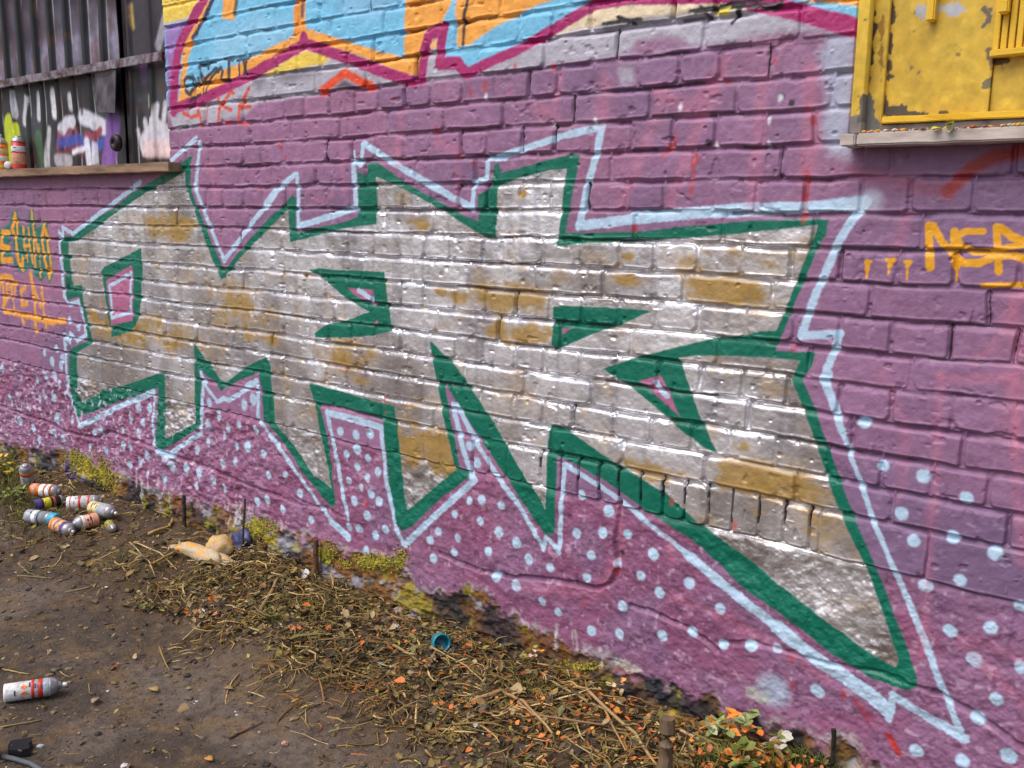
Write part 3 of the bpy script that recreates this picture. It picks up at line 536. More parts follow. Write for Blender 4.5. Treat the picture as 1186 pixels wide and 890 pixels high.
def paint_sheet(c, Uu, Zz, prof, f, upper):
    n1 = fbm(Uu*5, Zz*7, 401, 4); n2 = fbm(Uu*14, Zz*5, 405, 3); n3 = fbm(Uu*30, Zz*12, 409, 3)
    dk = lin(48, 42, 54)
    Cc = mixc(np.broadcast_to(dk, Uu.shape+(3,)).astype(np.float32), lin(32, 22, 36), sstep(.45, .6, n1)*.8)
    pale = lin(172, 165, 192)
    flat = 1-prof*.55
    if upper:
        for k_, x in enumerate(np.arange(-57, 130, 16.8)):
            ya = 72-.28*x+(6 if k_ % 2 else -4)
            for (yy, hh_, o) in ((ya, .075, 1.5), (12+4*(k_ % 3), .045, .9)):
                u_, z_ = UVp((x, yy)); dz_ = Zz-z_
                g = np.exp(-((Uu-u_)/.058)**4)*np.exp(-(dz_/np.where(dz_ > 0, hh_*.8, hh_*1.5))**2)
                Cc = mixc(Cc, lin(165, 105, 110), np.clip(np.exp(-((Uu-u_)/.06)**4)*np.exp(-((dz_-hh_*.8)/.03)**2)*.7*n2, 0, .6)*flat)
                Cc = mixc(Cc, pale*1.25, np.clip(g*o*(.35+n2*.8), 0, .92)*flat)
        Cc = mixc(Cc, lin(150, 85, 82), sstep(.58, .7, n2)*.45)
        Cc = mixc(Cc, lin(52, 42, 82), sstep(.5, .64, fbm(Uu*4+7, Zz*5, 413, 3))*.6)
    else:
        Cc = mixc(Cc, lin(104, 106, 114), sstep(.42, .62, n1)*.7)
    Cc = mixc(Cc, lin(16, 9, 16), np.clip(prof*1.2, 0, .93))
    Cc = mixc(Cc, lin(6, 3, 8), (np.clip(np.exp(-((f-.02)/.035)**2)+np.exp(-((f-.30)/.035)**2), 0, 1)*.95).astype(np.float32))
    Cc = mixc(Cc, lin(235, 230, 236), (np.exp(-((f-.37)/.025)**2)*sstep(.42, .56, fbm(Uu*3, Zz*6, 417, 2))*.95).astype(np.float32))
    Cc = mixc(Cc, lin(115, 70, 40), sstep(.62, .72, n3)*.5)
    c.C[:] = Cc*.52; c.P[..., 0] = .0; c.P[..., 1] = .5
ze = lambda px, py: W(px, py)[2]
zb = LW[2]+.012; zbar = ze(100, 78)
PITCH = .152; PH = W(34, 60)[0]-.01
gapu = W(136.5, 100)[0]
c, Uu, Zz, y, prof, f = sheet('upper', LW[0]+.01, gapu-.006, zbar-.01, LW[3]-.01, .028, PITCH, PH, shutter, seed=5, dent=.012)
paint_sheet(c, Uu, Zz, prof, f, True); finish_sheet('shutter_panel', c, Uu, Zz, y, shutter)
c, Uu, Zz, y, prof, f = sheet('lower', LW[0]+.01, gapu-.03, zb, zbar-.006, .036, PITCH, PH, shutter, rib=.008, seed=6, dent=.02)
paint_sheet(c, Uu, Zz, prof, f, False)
Wt = lin(205, 205, 220)
for p, w, co, o in (([(2, 145), (8, 200)], .1, (185, 200, 30), .9), ([(10, 150), (14, 185)], .06, (190, 205, 30), .9), ([(36, 160), (42, 190)], .07, (70, 110, 70), .6), ([(48, 150), (46, 190)], .03, (200, 200, 205), .8), ([(22, 115), (20, 140)], .04, (210, 210, 220), .8), ([(35, 110), (36, 135)], .035, (205, 205, 215), .9), ([(52, 108), (54, 130)], .05, (225, 225, 232), .95), ([(71, 112), (72, 122)], .04, (220, 220, 228), .8),
                    ([(85, 135), (95, 138), (112, 148)], .06, (215, 215, 228), .9), ([(62, 150), (66, 142), (75, 140)], .05, (215, 215, 228), .85), ([(58, 170), (60, 155), (64, 165), (70, 152)], .03, (150, 70, 90), .9), ([(78, 150), (82, 172), (90, 155), (98, 160), (106, 150)], .03, (150, 60, 80), .9), ([(60, 180), (75, 168), (85, 178)], .03, (110, 40, 60), .8), ([(60, 165), (80, 160), (100, 172), (116, 160)], .04, (60, 80, 170), .8), ([(90, 165), (94, 188)], .045, (215, 215, 230), .9), ([(100, 170), (101, 185)], .04, (215, 215, 230), .8),
                    ([(121, 138), (120, 160), (116, 188)], .10, (130, 85, 165), .85), ([(57, 185), (70, 186)], .05, (190, 185, 195), .7), ([(74, 176), (92, 170)], .02, (225, 225, 240), .9), ([(6, 110), (10, 130)], .05, (190, 190, 205), .7), ([(84, 100), (85, 130)], .02, (20, 16, 24), .8), ([(110, 90), (112, 120)], .02, (220, 215, 210), .5)):
    c.stroke(p, w*1.15, lin(*co), .010, opac=min(1, o*1.1))
finish_sheet('shutter_panel', c, Uu, Zz, y, shutter)
c, Uu, Zz, y, prof, f = sheet('right', gapu+.035, LW[1]-.006, zb, LW[3]-.01, .040, PITCH*1.05, W(163, 60)[0]-.02, shutter, rib=.014, seed=7, dent=.012)
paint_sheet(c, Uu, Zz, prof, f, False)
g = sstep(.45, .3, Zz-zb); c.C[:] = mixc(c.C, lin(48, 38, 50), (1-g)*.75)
for p, w, co, o in (([(160, 165), (170, 150), (182, 158), (190, 168)], .10, (212, 208, 218), .9), ([(158, 140), (162, 175)], .03, (215, 212, 222), .9), ([(172, 122), (168, 150), (178, 172)], .03, (215, 212, 222), .9), ([(181, 120), (178, 150), (190, 185)], .03, (215, 212, 222), .9), ([(150, 150), (156, 178)], .02, (215, 212, 222), .9), ([(190, 130), (186, 160)], .03, (200, 198, 210), .9), ([(160, 172), (190, 172)], .07, (225, 200, 200), .85), ([(172, 50), (180, 20)], .05, (190, 185, 200), .6), ([(141, 5), (143, 30)], .02, (200, 170, 90), .7), ([(164, 112), (164, 122)], .02, (235, 235, 220), .9), ([(154, 75), (156, 90)], .05, (90, 60, 110), .7)):
    c.stroke(p, w, lin(*co), .010, opac=o)
finish_sheet('shutter_panel', c, Uu, Zz, y, shutter)
# flat crossbar, gap post, lock, bent flap, frame
M_bar = plain('rusty_bar', lin(150, 142, 152), .45, .5, lin(80, 40, 34), 22, .3, .002, .38, .6)
M_dark = plain('dark_metal', lin(58, 46, 52), .5, .5, lin(24, 18, 22), 18, .3, .002)
bz = W(100, 80, -.005)[2]
box('crossbar', (LW[0], -.012, bz-.020), (LW[1]+.002, -.002, bz+.016), M_bar, shutter, .002, .0015, 3)
box('crossbar_flange', (LW[0], -.002, bz+.008), (LW[1]-.002, .012, bz+.016), M_dark, shutter, .001)
box('post', (gapu+.004, .030, zb), (gapu+.030, .055, LW[3]), M_dark, shutter, .002)
fl = [W(110, 84, -.004), W(134, 80, -.004), W(133, 131, -.012), W(114, 130, -.004), W(108, 110, .01)]
fv = [tuple(p) for p in fl]+[(p[0], p[1]+.004, p[2]) for p in fl]
mesh_obj('bent_flap', fv, [(0, 1, 2, 3, 4), (9, 8, 7, 6, 5)]+[(i, (i+1) % 5+0, (i+1) % 5+5, i+5) for i in range(5)], plain('flap_metal', lin(105, 96, 104), .5, .3, lin(48, 36, 44), 12), shutter)
def lathe(name, prof, mat, parent, seg=20, axis='z', smooth=True):
    vs = []; fs = []
    for (r, z) in prof:
        for k in range(seg):
            a = 2*math.pi*k/seg; vs.append((r*math.cos(a), r*math.sin(a), z))
    for i in range(len(prof)-1):
        for k in range(seg):
            a = i*seg+k; b = i*seg+(k+1) % seg; fs.append((a, b, b+seg, a+seg))
    fs.append(tuple(range(seg-1, -1, -1))); fs.append(tuple((len(prof)-1)*seg+k for k in range(seg)))
    if axis == 'y': vs = [(x, -z, y_) for x, y_, z in vs]
    o = mesh_obj(name, vs, fs, mat, parent)
    if smooth:
        for p in o.data.polygons: p.use_smooth = len(p.vertices) == 4
    return o
lk = lathe('lock', [(.034, 0), (.036, .01), (.030, .022), (.012, .024), (.012, .018), (.004, .018)], M_dark, shutter, axis='y'); p = W(137, 166, .01); lk.location = tuple(p)
# left sill
M_sillw = plain('weathered_sill', lin(168, 138, 112), .85, 0, lin(104, 80, 64), 20, .5, .004, stretch=(.15, 1, 1))
pa = W(195, 189.5, -.055); pb = W(60, 204, -.055)
box('sill', (LW[0]-.05, -.055, pa[2]-.030), (pa[0], .10, pa[2]+.006), M_sillw, shutter, .003, .0016, 8)
SILLZ = pa[2]+.006

# ------------------------------------------------------------------ right window: boarded with yellow panels
M_yel, nt, b = new_mat('chipped_yellow_paint')
n = noise_node(nt, 9, 8, rough=.7); n2 = noise_node(nt, 2.2, 4)
cr = nt.nodes.new('ShaderNodeValToRGB'); cr.color_ramp.elements[0].position = .26; cr.color_ramp.elements[1].position = .28
cr.color_ramp.elements[0].color = (*[float(v) for v in lin(78, 68, 58)], 1); cr.color_ramp.elements[1].color = (*[float(v) for v in lin(218, 172, 32)], 1)
e = cr.color_ramp.elements.new(.55); e.color = (*[float(v) for v in lin(228, 184, 40)], 1); e = cr.color_ramp.elements.new(.75); e.color = (*[float(v) for v in lin(208, 166, 44)], 1)
nt.links.new(n.outputs['Fac'], cr.inputs[0]); nt.links.new(cr.outputs[0], b.inputs['Base Color']); b.inputs['Roughness'].default_value = .5
n3_ = noise_node(nt, 180, 3); bump(nt, b, n3_.outputs['Fac'], .35, .002)
M_chip = plain('bare_weathered_metal', lin(112, 104, 98), .7, .1, lin(56, 46, 42), 20, .4, .003, .35, .6)
M_ysh = M_yel
bw = mesh_obj('window', [(RW[0], .085, RW[2]), (RW[1], .085, RW[2]), (RW[1], .085, RW[3]), (RW[0], .085, RW[3]), (RW[0], .108, RW[2]), (RW[1], .108, RW[2]), (RW[1], .108, RW[3]), (RW[0], .108, RW[3])],
              [(0, 1, 2, 3), (4, 7, 6, 5), (0, 4, 5, 1), (1, 5, 6, 2), (2, 6, 7, 3), (3, 7, 4, 0)], M_dark, building)
bw['label'] = 'boarded window with chipped yellow panels and pale stone sill'; shutter['label'] = 'window shuttered with dark corrugated metal sheets'
def canv_panel(name, px0, px1, zlo, zhi, y, parent, chips, thick=.012, base=(204, 170, 56)):
    a = W(px0, 80, y)[0]; b_ = W(px1, 80, y)[0]
    us = np.arange(a, b_, .0022); zs = np.arange(zlo, zhi, .0025)
    c = Canvas(us, zs)
    n1 = fbm(c.U*40, c.Z*40, 501, 3); n2 = fbm(c.U*6, c.Z*6, 505, 3)
    Cc = mixc(np.broadcast_to(lin(*base), c.U.shape+(3,)).astype(np.float32), lin(196, 156, 44), sstep(.45, .65, n2)*.5)
    Cc = mixc(Cc, lin(228, 192, 70), sstep(.6, .72, n1)*.4)
    Cc = mixc(Cc, lin(120, 96, 50), sstep(.78, .84, fbm(c.U*55, c.Z*55, 509, 3))*.8)
    c.C[:] = Cc; c.P[..., 1] = .45
    for pts, co in chips:
        pp = []
        for q_ in pts:
            w_ = W(q_[0], q_[1], y); pp.append((w_[0], w_[2]))
        S = c.sl(pp, .03); 
        if c.U[S].size == 0: continue
        d = c.sdist(S, pp, True)+(fbm(c.U[S]*50, c.Z[S]*50, 513, 3)-.5)*.028
        c.blend(S, 1-sstep(-.001, .001, d), lin(*co), 0, .75, .97)
    Yv = np.full(c.U.shape, y, np.float32)+(n2-.5)*.003
    o = grid_mesh(name, c.U, Yv, c.Z, None, M_sheet, c.C, c.P, parent)
    s = o.modifiers.new('thick', 'SOLIDIFY'); s.thickness = thick; s.offset = -1
    return o
zs0 = RW[2]+.01; zt = RW[3]-.01
def col_prism(name, pts_px, y0, y1, mat, parent):
    pts = [W(px, py, y0) for px, py in pts_px]; n = len(pts)
    vs = [(p[0], y0, p[2]) for p in pts]+[(p[0], y1, p[2]) for p in pts]
    return mesh_obj(name, vs, [tuple(range(n))[::-1], tuple(range(n, 2*n))]+[(i, (i+1) % n, (i+1) % n+n, i+n) for i in range(n)], mat, parent)
jx0 = W(985, 150, -.012)[0]; jx1 = W(997.5, 150, -.012)[0]
DG = (92, 86, 82)
canv_panel('frame', 989.3, 1002.8, zs0, zt, -.014, bw, [([(980, 136), (1000, 132), (1000, 160), (980, 160)], (118, 112, 112)), ([(996, 110), (1003, 100), (1003, 140), (994, 140)], DG)], .06, (224, 188, 60))
canv_panel('rail', 1006, 1026.5, zs0, zt, .012, bw, [([(1005, -40), (1013, -40), (1013, 20), (1009, 90), (1004, 95)], (40, 36, 34)), ([(1000, 88), (1008, 85), (1014, 118), (1018, 150), (990, 160)], (96, 98, 96)), ([(1023, 0), (1022, 60), (1021, 95), (1019.5, 95), (1021, 40)], (150, 110, 30))], .02)
canv_panel('board', 1026.8, 1150, zs0+.03, zt, .022, bw, [([(1030, -60), (1037, -60), (1036, 20), (1034, 50), (1030, 95), (1026, 92), (1029, 50)], (74, 58, 50)), ([(1020, 105), (1027, 103), (1029, 118), (1044, 122), (1052, 131), (1075, 131), (1075, 134), (1020, 138)], (72, 66, 62)), ([(1060, 3), (1085, 2), (1110, 6), (1124, 12), (1120, 16), (1086, 17), (1060, 20)], (176, 180, 190)), ([(1139, 13), (1148, 13), (1148, 27), (1140, 27)], (105, 98, 92)), ([(1138, 97), (1148, 91), (1150, 97), (1143, 99)], (110, 104, 80)), ([(1143, 60), (1150, 62), (1150, 80), (1146, 84)], (110, 92, 70)), ([(1090, 130), (1102, 130), (1102, 132), (1090, 133)], (90, 70, 60))], .01)
canv_panel('board', 1150.5, 1290, zs0+.03, zt, .030, bw, [([(1140, 70), (1186, 64), (1200, 62), (1200, 70), (1150, 76)], (78, 60, 40)), ([(1160, 76), (1166, 80), (1160, 84)], (110, 80, 30))], .01)
zl = W(1160, 60, .018)[2]
box('ledge', (W(1147, 60, .01)[0], .004, zl-.010), (W(1290, 60, .01)[0], .03, zl+.004), M_ysh, bw, .002, .001, 4)
for i, x in enumerate(np.arange(1152, 1290, 9)):
    a = W(x, 30, .02)[0]
    box('slat', (a, .019, zl+.005), (a+.0105, .029, zl+.42), M_ysh, bw, .001)
zr = W(1100, 134, 0)[2]
box('lower_lip', (W(1021, 136, .0)[0], .0, zr-.010), (RW[1], .022, zr+.004), M_yel, bw, .002, .0012, 5)
box('lower_rail', (W(1021, 136, .006)[0], .006, zs0), (RW[1], .03, zr-.011), M_chip, bw, .002)
for x, yb, w_ in ((1073, 25, 10), (1156, 16, 12), (1240, 20, 11)):
    a = W(x, 10, .0)[0]; e_ = W(x+w_, 10, .0)[0]; zz = W(x, yb, 0)[2]
    box('bracket', (a, -.002, zz), (e_, .020, zz+.25), M_yel, bw, .003)
M_sill = plain('pale_stone_sill', lin(208, 196, 188), .8, 0, lin(165, 152, 144), 30, .5, .003, stretch=(.3, 1, 1))
s0 = W(973, 155, -.065); s1 = W(990.5, 155, -.065); zt0 = s0[2]
thk = W(985, 154, -.065)[2]-W(985, 169, -.065)[2]
sl = box('sill', (s1[0]+.0025, -.065, zt0-thk), (RW[1]+.06, .10, zt0), M_sill, bw, .0035, .001, 6)
box('sill_end', (s0[0], -.064, zt0-thk), (s1[0], -.001, zt0-.001), M_sill, bw, .003, .0012, 9)
RSZ = zt0

# ------------------------------------------------------------------ ground
def gz_np(x, y):
    d = -y
    bank = .050*np.exp(-((d-.14)/.22)**2)-.03*sstep(.3, .9, d)
    n = (fbm(x*2.2+50, y*2.2+50, 601, 3)-.5)*.05+(fbm(x*11+50, y*11+50, 605, 3)-.5)*.022+(fbm(x*45+50, y*45+50, 609, 3)-.5)*.008
    k = sstep(.9, .4, d)*.9+.45
    return bank+n*k+.004
def gz(x, y): return float(gz_np(np.array([float(x)]), np.array([float(y)]))[0])
def G2(px, py, lift=0.0):
    d = ray(px, py); z = 0.0
    for _ in range(12):
        t = (z+lift-ORG[2])/d[2]; p = ORG+d*t
        if p[1] > -.02: p[1] = -.02
        z = gz(p[0], p[1])
    return np.array([p[0], p[1], z+lift])
xs = np.concatenate([-np.geomspace(60, 7.5, 40), np.arange(-7.2, 1.2, .0085), np.geomspace(1.3, 60, 40)])
ys = np.concatenate([np.arange(-.0, -2.6, -.0075), -np.geomspace(2.65, 60, 50)])[::-1]
ys = np.concatenate([ys, np.array([.05, .1])]) if False else ys
GX, GY = np.meshgrid(xs, ys)
GZ = gz_np(GX, GY)*np.where((np.abs(GX) > 8) | (GY < -4), .3, 1)
a1 = fbm(GX*3+9, GY*3+9, 621, 4); a2 = fbm(GX*16+9, GY*16+9, 625, 4); a3 = fbm(GX*60, GY*60, 629, 2)
GC = mixc(np.broadcast_to(lin(94, 82, 73), GX.shape+(3,)).astype(np.float32), lin(70, 59, 50), sstep(.4, .62, a1))
GC = mixc(GC, lin(110, 86, 56), sstep(.5, .68, a2)*.5)
GC = mixc(GC, lin(56, 46, 40), sstep(.55, .72, a3)*.5)
wl = np.interp(xs, ex_, ey_)[None, :] if False else .5
near = sstep(.75, .4, -GY)
GC = mixc(GC, lin(78, 60, 42), near*.75)
# the worn, smoother middle of the path
gr = grid_mesh('ground', GX, GY, GZ, None, M_ground, GC, None)
tag(gr, kind='structure')

# ------------------------------------------------------------------ litter: stalks, leaves, crumbs
def tube(P, r, vs, fs, cs, colr, seg=3):
    n0 = len(vs); P = np.array(P)
    for i, p in enumerate(P):
        t = P[min(i+1, len(P)-1)]-P[max(i-1, 0)]; t = t/(np.linalg.norm(t)+1e-9)
        a = np.cross(t, (0, 0, 1.0)); 
        if np.linalg.norm(a) < 1e-3: a = np.array([1.0, 0, 0])
        a /= np.linalg.norm(a); b_ = np.cross(t, a); rr = r[i] if hasattr(r, '__len__') else r
        for k in range(seg):
            an = 2*math.pi*k/seg; q_ = p+rr*(a*math.cos(an)+b_*math.sin(an)); vs.append(q_); cs.append(colr)
    for i in range(len(P)-1):
        for k in range(seg):
            a0 = n0+i*seg+k; b0 = n0+i*seg+(k+1) % seg; fs.append((a0, b0, b0+seg, a0+seg))
    fs.append(tuple(n0+k for k in range(seg))[::-1]); fs.append(tuple(n0+(len(P)-1)*seg+k for k in range(seg)))
# outer edge of the littered strip, given by photo points on the ground
edge_px = [(-30, 650), (60, 655), (150, 690), (230, 715), (310, 740), (400, 770), (460, 800), (510, 860), (540, 900), (600, 960)]
epts = [G2(*p) for p in edge_px]; ex_ = [p[0] for p in epts]; ey_ = [-p[1] for p in epts]
def strip_w(x): return float(np.interp(x, ex_, ey_))
def rx(): # x spread so that screen density stays similar
    px = rnd.uniform(-60, 1150); return px
straw_c = [lin(178, 146, 88), lin(146, 118, 62), lin(112, 88, 46), lin(200, 172, 116), lin(86, 66, 38), lin(104, 84, 46), lin(146, 104, 44), lin(120, 112, 54)]
def straws(n, far, thick=(.0008, .0022), length=(.04, .17)):
    vs, fs, cs = [], [], []
    for i in range(n):
        u = rnd.uniform(-6.2, .6) if rnd.random() < .35 else rnd.uniform(-3.0, -.2)
        w = strip_w(u)*(.8+.35*math.sin(u*9+2*math.sin(u*5)))
        d = (rnd.random()**.8)*w*1.12+.01 if not far else rnd.uniform(0.1, 1.9)
        if not far and rnd.random() < .12: d = w*rnd.uniform(1, 1.5)
        x, y_ = u, -d; a = rnd.gauss(.35, 1.1); L = rnd.uniform(*length)*(1 if rnd.random() < .25 else .45)*(.6 if far else 1); nseg = 4
        bend = rnd.gauss(0, 1.5); P = []; lift = rnd.random()**2.2*(.035 if not far else .004); tz = rnd.gauss(0, .12) if not far else 0
        cx, cy = x, y_
        for k in range(nseg+1):
            P.append((cx, min(cy, -.004), gz(cx, min(cy, 0))+.0015+lift+tz*(k/nseg-.5)*L*2*(.5)))
            cx += math.cos(a)*L/nseg; cy += math.sin(a)*L/nseg; a += bend/nseg
        r0 = rnd.uniform(*thick)*(1.9 if (not far and rnd.random() < .06) else 1); c_ = straw_c[rnd.randrange(len(straw_c))]*rnd.uniform(.5, 1.2)
        if rnd.random() < .03 and u > -2.0: c_ = lin(200, 110, 45)
        tube(P, [r0, r0, r0*.95, r0*.8, r0*.5], vs, fs, cs, c_)
    return vs, fs, cs
v_, f_, c_ = straws(6000, False, (.0009, .0030))
tag(mesh_obj('dry_grass', v_, f_, M_straw, None, True, c_), 'tangle of dry straw and stems heaped along the foot of the wall', 'dry grass', kind='stuff')
def leaf(vs, fs, cs, p, L, Wd, yaw, pitch, roll, colr, curl=.3):
    n0 = len(vs)
    outline = [(0, 0), (.25, .38), (.55, .5), (.85, .25), (1, 0), (.85, -.25), (.55, -.5), (.25, -.38)]
    ca, sa = math.cos(yaw), math.sin(yaw)
    mid = [(0, 0), (.35, 0), (.7, 0), (1, 0)]
    def tr(a, b_):
        z = curl*abs(b_)*Wd*1.2+pitch*a*L+roll*b_*Wd+curl*.3*L*(a-.5)**2
        X = a*L; Yy = b_*Wd
        return (p[0]+X*ca-Yy*sa, p[1]+X*sa+Yy*ca, p[2]+z)
    pts = [(0, 0), (.2, .34), (.45, .5), (.75, .33), (1, 0), (.75, -.33), (.45, -.5), (.2, -.34), (.45, 0)]
    j = [(a+rnd.uniform(-.06, .06), b_+rnd.uniform(-.08, .08)) for a, b_ in pts]
    for a, b_ in j: vs.append(tr(a, b_)); cs.append(colr)
    for k in range(8): fs.append((n0+k, n0+(k+1) % 8, n0+8))
leaf_c = [lin(118, 92, 50), lin(88, 68, 40), lin(142, 114, 66), lin(66, 52, 36), lin(158, 136, 96), lin(98, 96, 50), lin(56, 46, 36), lin(126, 104, 46)]
vs, fs, cs = [], [], []
for i in range(11000):
    u = rnd.uniform(-6.2, .6) if rnd.random() < .35 else rnd.uniform(-3.0, -.2)
    w = strip_w(u); d = rnd.random()*w*1.1+.015
    if rnd.random() < .10: d = rnd.uniform(.1, 2.0)
    L = rnd.uniform(.006, .022) if rnd.random() < .85 else rnd.uniform(.02, .038); x, y_ = u, -d
    c0 = leaf_c[rnd.randrange(len(leaf_c))]*rnd.uniform(.65, 1.3)
    t = rnd.random()
    if t < .045 and u > -2.8: c0 = lin(205, 112, 42)
    elif t < .085: c0 = lin(150, 142, 50)
    elif t < .090: c0 = lin(200, 200, 205)
    leaf(vs, fs, cs, (x, y_, gz(x, y_)+.002+rnd.random()**3*.03), L, L*rnd.uniform(.4, .8), rnd.uniform(0, 6.3), rnd.gauss(0, .35), rnd.gauss(0, .5), c0, rnd.uniform(0, .6))
# orange-painted scraps thick at the right end
for i in range(420):
    px, py = (rnd.gauss(700, 90), rnd.gauss(835, 28)) if rnd.random() < .45 else (rnd.gauss(880, 50), rnd.gauss(880, 14))
    p = G2(px, py)
    if p[1] > -.03: p[1] = -rnd.uniform(.03, .2); p[2] = gz(p[0], p[1])
    leaf(vs, fs, cs, (p[0], p[1], p[2]+rnd.uniform(.003, .035)), rnd.uniform(.008, .020), rnd.uniform(.006, .014), rnd.uniform(0, 6.3), rnd.gauss(0, .5), rnd.gauss(0, .5), lin(*rnd.choice([(222, 120, 38), (205, 98, 36), (216, 146, 60), (170, 92, 44)])), .3)
tag(mesh_obj('fallen_leaves', vs, fs, M_leaf, None, False, cs), 'brown leaf litter with orange painted scraps below the wall', 'leaf litter', kind='stuff')
# soil crumbs, grit and short chaff on the path
vs, fs, cs = [], [], []
ico = [(0, 0, 1), (.9, 0, .45), (.28, .85, .45), (-.72, .53, .45), (-.72, -.53, .45), (.28, -.85, .45), (.72, .53, -.3), (-.28, .85, -.3), (-.9, 0, -.3), (-.28, -.85, -.3), (.72, -.53, -.3)]
icf = [(0, 1, 2), (0, 2, 3), (0, 3, 4), (0, 4, 5), (0, 5, 1), (1, 6, 2), (2, 6, 7), (2, 7, 3), (3, 7, 8), (3, 8, 4), (4, 8, 9), (4, 9, 5), (5, 9, 10), (5, 10, 1), (1, 10, 6)]
for i in range(16000):
    x = rnd.uniform(-4.6, -.3); y_ = -rnd.uniform(.1, 2.0)
    r = rnd.uniform(.0012, .004) if rnd.random() < .92 else rnd.uniform(.004, .011)
    c0 = rnd.choice([lin(100, 86, 70), lin(76, 62, 50), lin(126, 106, 80), lin(56, 46, 38), lin(108, 84, 48)])*rnd.uniform(.8, 1.15)
    if rnd.random() < .012: c0 = lin(190, 190, 195)
    n0 = len(vs); z = gz(x, y_); s = (rnd.uniform(.7, 1.4), rnd.uniform(.7, 1.4), rnd.uniform(.4, .8)); an = rnd.uniform(0, 6.3); ca, sa = math.cos(an), math.sin(an)
    for v in ico:
        q_ = (v[0]*s[0]*r*rnd.uniform(.8, 1.2), v[1]*s[1]*r*rnd.uniform(.8, 1.2), v[2]*s[2]*r); vs.append((x+q_[0]*ca-q_[1]*sa, y_+q_[0]*sa+q_[1]*ca, z+q_[2]*1.0+r*.15)); cs.append(c0)
    fs += [tuple(n0+k for k in t) for t in icf]
tag(mesh_obj('soil_crumbs', vs, fs, M_straw, None, False, cs), 'loose crumbs of earth and grit strewn over the path', 'soil', kind='stuff')
v_, f_, c_ = straws(2600, True, (.0005, .0012), (.02, .09))
c_ = [x*.8 for x in c_]
tag(mesh_obj('chaff', v_, f_, M_straw, None, True, c_), 'thin scattered stalks pressed into the muddy path', 'dry grass', kind='stuff')
# moss and grass tufts against the wall
vs, fs, cs = [], [], []
for (px, py, n, sx, sy, h_) in ((12, 570, 260, 16, 14, .07), (30, 600, 200, 20, 16, .05), (310, 718, 150, 12, 4, .03), (620, 800, 120, 20, 6, .03), (850, 884, 320, 30, 6, .05), (920, 890, 160, 30, 8, .05), (380, 700, 120, 30, 10, .03), (60, 590, 120, 30, 20, .05), (160, 655, 120, 30, 10, .04), (5, 545, 160, 10, 10, .07)):
    for i in range(n):
        p = G2(rnd.gauss(px, sx), rnd.gauss(py, sy))
        if p[1] > -.015: p[1] = -rnd.uniform(.015, .08); p[2] = gz(p[0], p[1])
        a = rnd.uniform(0, 6.3); L = h_*rnd.uniform(.5, 1.2); ln = rnd.uniform(.2, .9)*L
        P = [p, p+np.array([math.cos(a)*ln*.35, math.sin(a)*ln*.35, L*.6]), p+np.array([math.cos(a)*ln, math.sin(a)*ln, L*.85])]
        tube(P, [.0011, .0010, .0003], vs, fs, cs, lin(*rnd.choice([(98, 112, 40), (130, 132, 48), (84, 92, 36), (150, 145, 70)]))*rnd.uniform(.7, 1.1))
tag(mesh_obj('grass', vs, fs, M_leaf, None, True, cs), 'short green grass tufts growing at the foot of the wall', 'grass', kind='stuff')
vs, fs, cs = [], [], []
for (px, py, n, sx, sy) in ((100, 538, 420, 13, 6), (84, 530, 120, 5, 4), (122, 555, 120, 6, 6), (300, 612, 220, 10, 5), (430, 652, 260, 16, 4), (378, 642, 110, 5, 6), (465, 650, 60, 5, 8), (645, 774, 200, 20, 3), (195, 575, 60, 5, 4)):
    for i in range(n*4):
        p = W(rnd.gauss(px, sx), rnd.gauss(py, sy), .006-rnd.random()*.008)
        L = rnd.uniform(.002, .0055)
        c0 = lin(*rnd.choice([(158, 146, 34), (140, 128, 30), (112, 108, 34), (176, 162, 52)]))*rnd.uniform(.8, 1.05)
        n0 = len(vs)
        for v in ico: vs.append((p[0]+v[0]*L*rnd.uniform(.6, 1.3), p[1]+v[1]*L*.5, p[2]+v[2]*L*rnd.uniform(.6, 1.3))); cs.append(c0)
        fs += [tuple(n0+k for k in t) for t in icf]
tag(mesh_obj('moss', vs, fs, M_leaf, None, False, cs), 'yellow green moss clinging to the bottom of the purple wall', 'moss', kind='stuff')

# ------------------------------------------------------------------ sticks that stand out, each its own object
def stick(px_pts, r, colr, label, lift=.01, name='stick', taper=.6, group=None, seg=7):
    P = [G2(px, py, lift+(q_[0] if q_ else 0)) for px, py, *q_ in px_pts]
    Q = []
    for i in range(len(P)-1):
        for k in range(4):
            t = k/4; Q.append(P[i]*(1-t)+P[i+1]*t+np.array([rnd.uniform(-1, 1), rnd.uniform(-1, 1), rnd.uniform(-1, 1)])*r*.35)
    Q.append(P[-1])
    rr = [r*(1-(1-taper)*i/(len(Q)-1))*rnd.uniform(.88, 1.12) for i in range(len(Q))]
    base = Q[0].copy(); vs, fs, cs = [], [], []
    tube([q_-base for q_ in Q], rr, vs, fs, cs, lin(*colr), seg)
    cs = [c_*rnd.uniform(.75, 1.15) for c_ in cs]
    o = mesh_obj(name, vs, fs, M_straw, None, True, cs); o.location = tuple(base)
    tag(o, label, 'stick', group); return o
stick([(493, 844), (520, 846), (542, 836), (553, 817)], .0045, (196, 160, 100), 'pale curved reed lying at the path edge below the wall', .008)
stick([(545, 812), (580, 800), (605, 812), (640, 850)], .006, (160, 125, 80), 'long bent brown twig arching over the straw', .025)
stick([(600, 812), (617, 828), (700, 840)], .004, (148, 112, 80), 'straight brown twig crossing the straw right of the bent twig', .03)
stick([(430, 735), (470, 755), (495, 773)], .0055, (150, 118, 80), 'short twig with an orange painted middle left of the teal cap', .02)
stick([(497, 772), (508, 745)], .0045, (158, 120, 92), 'small reddish twig leaning against the teal cap', .02)
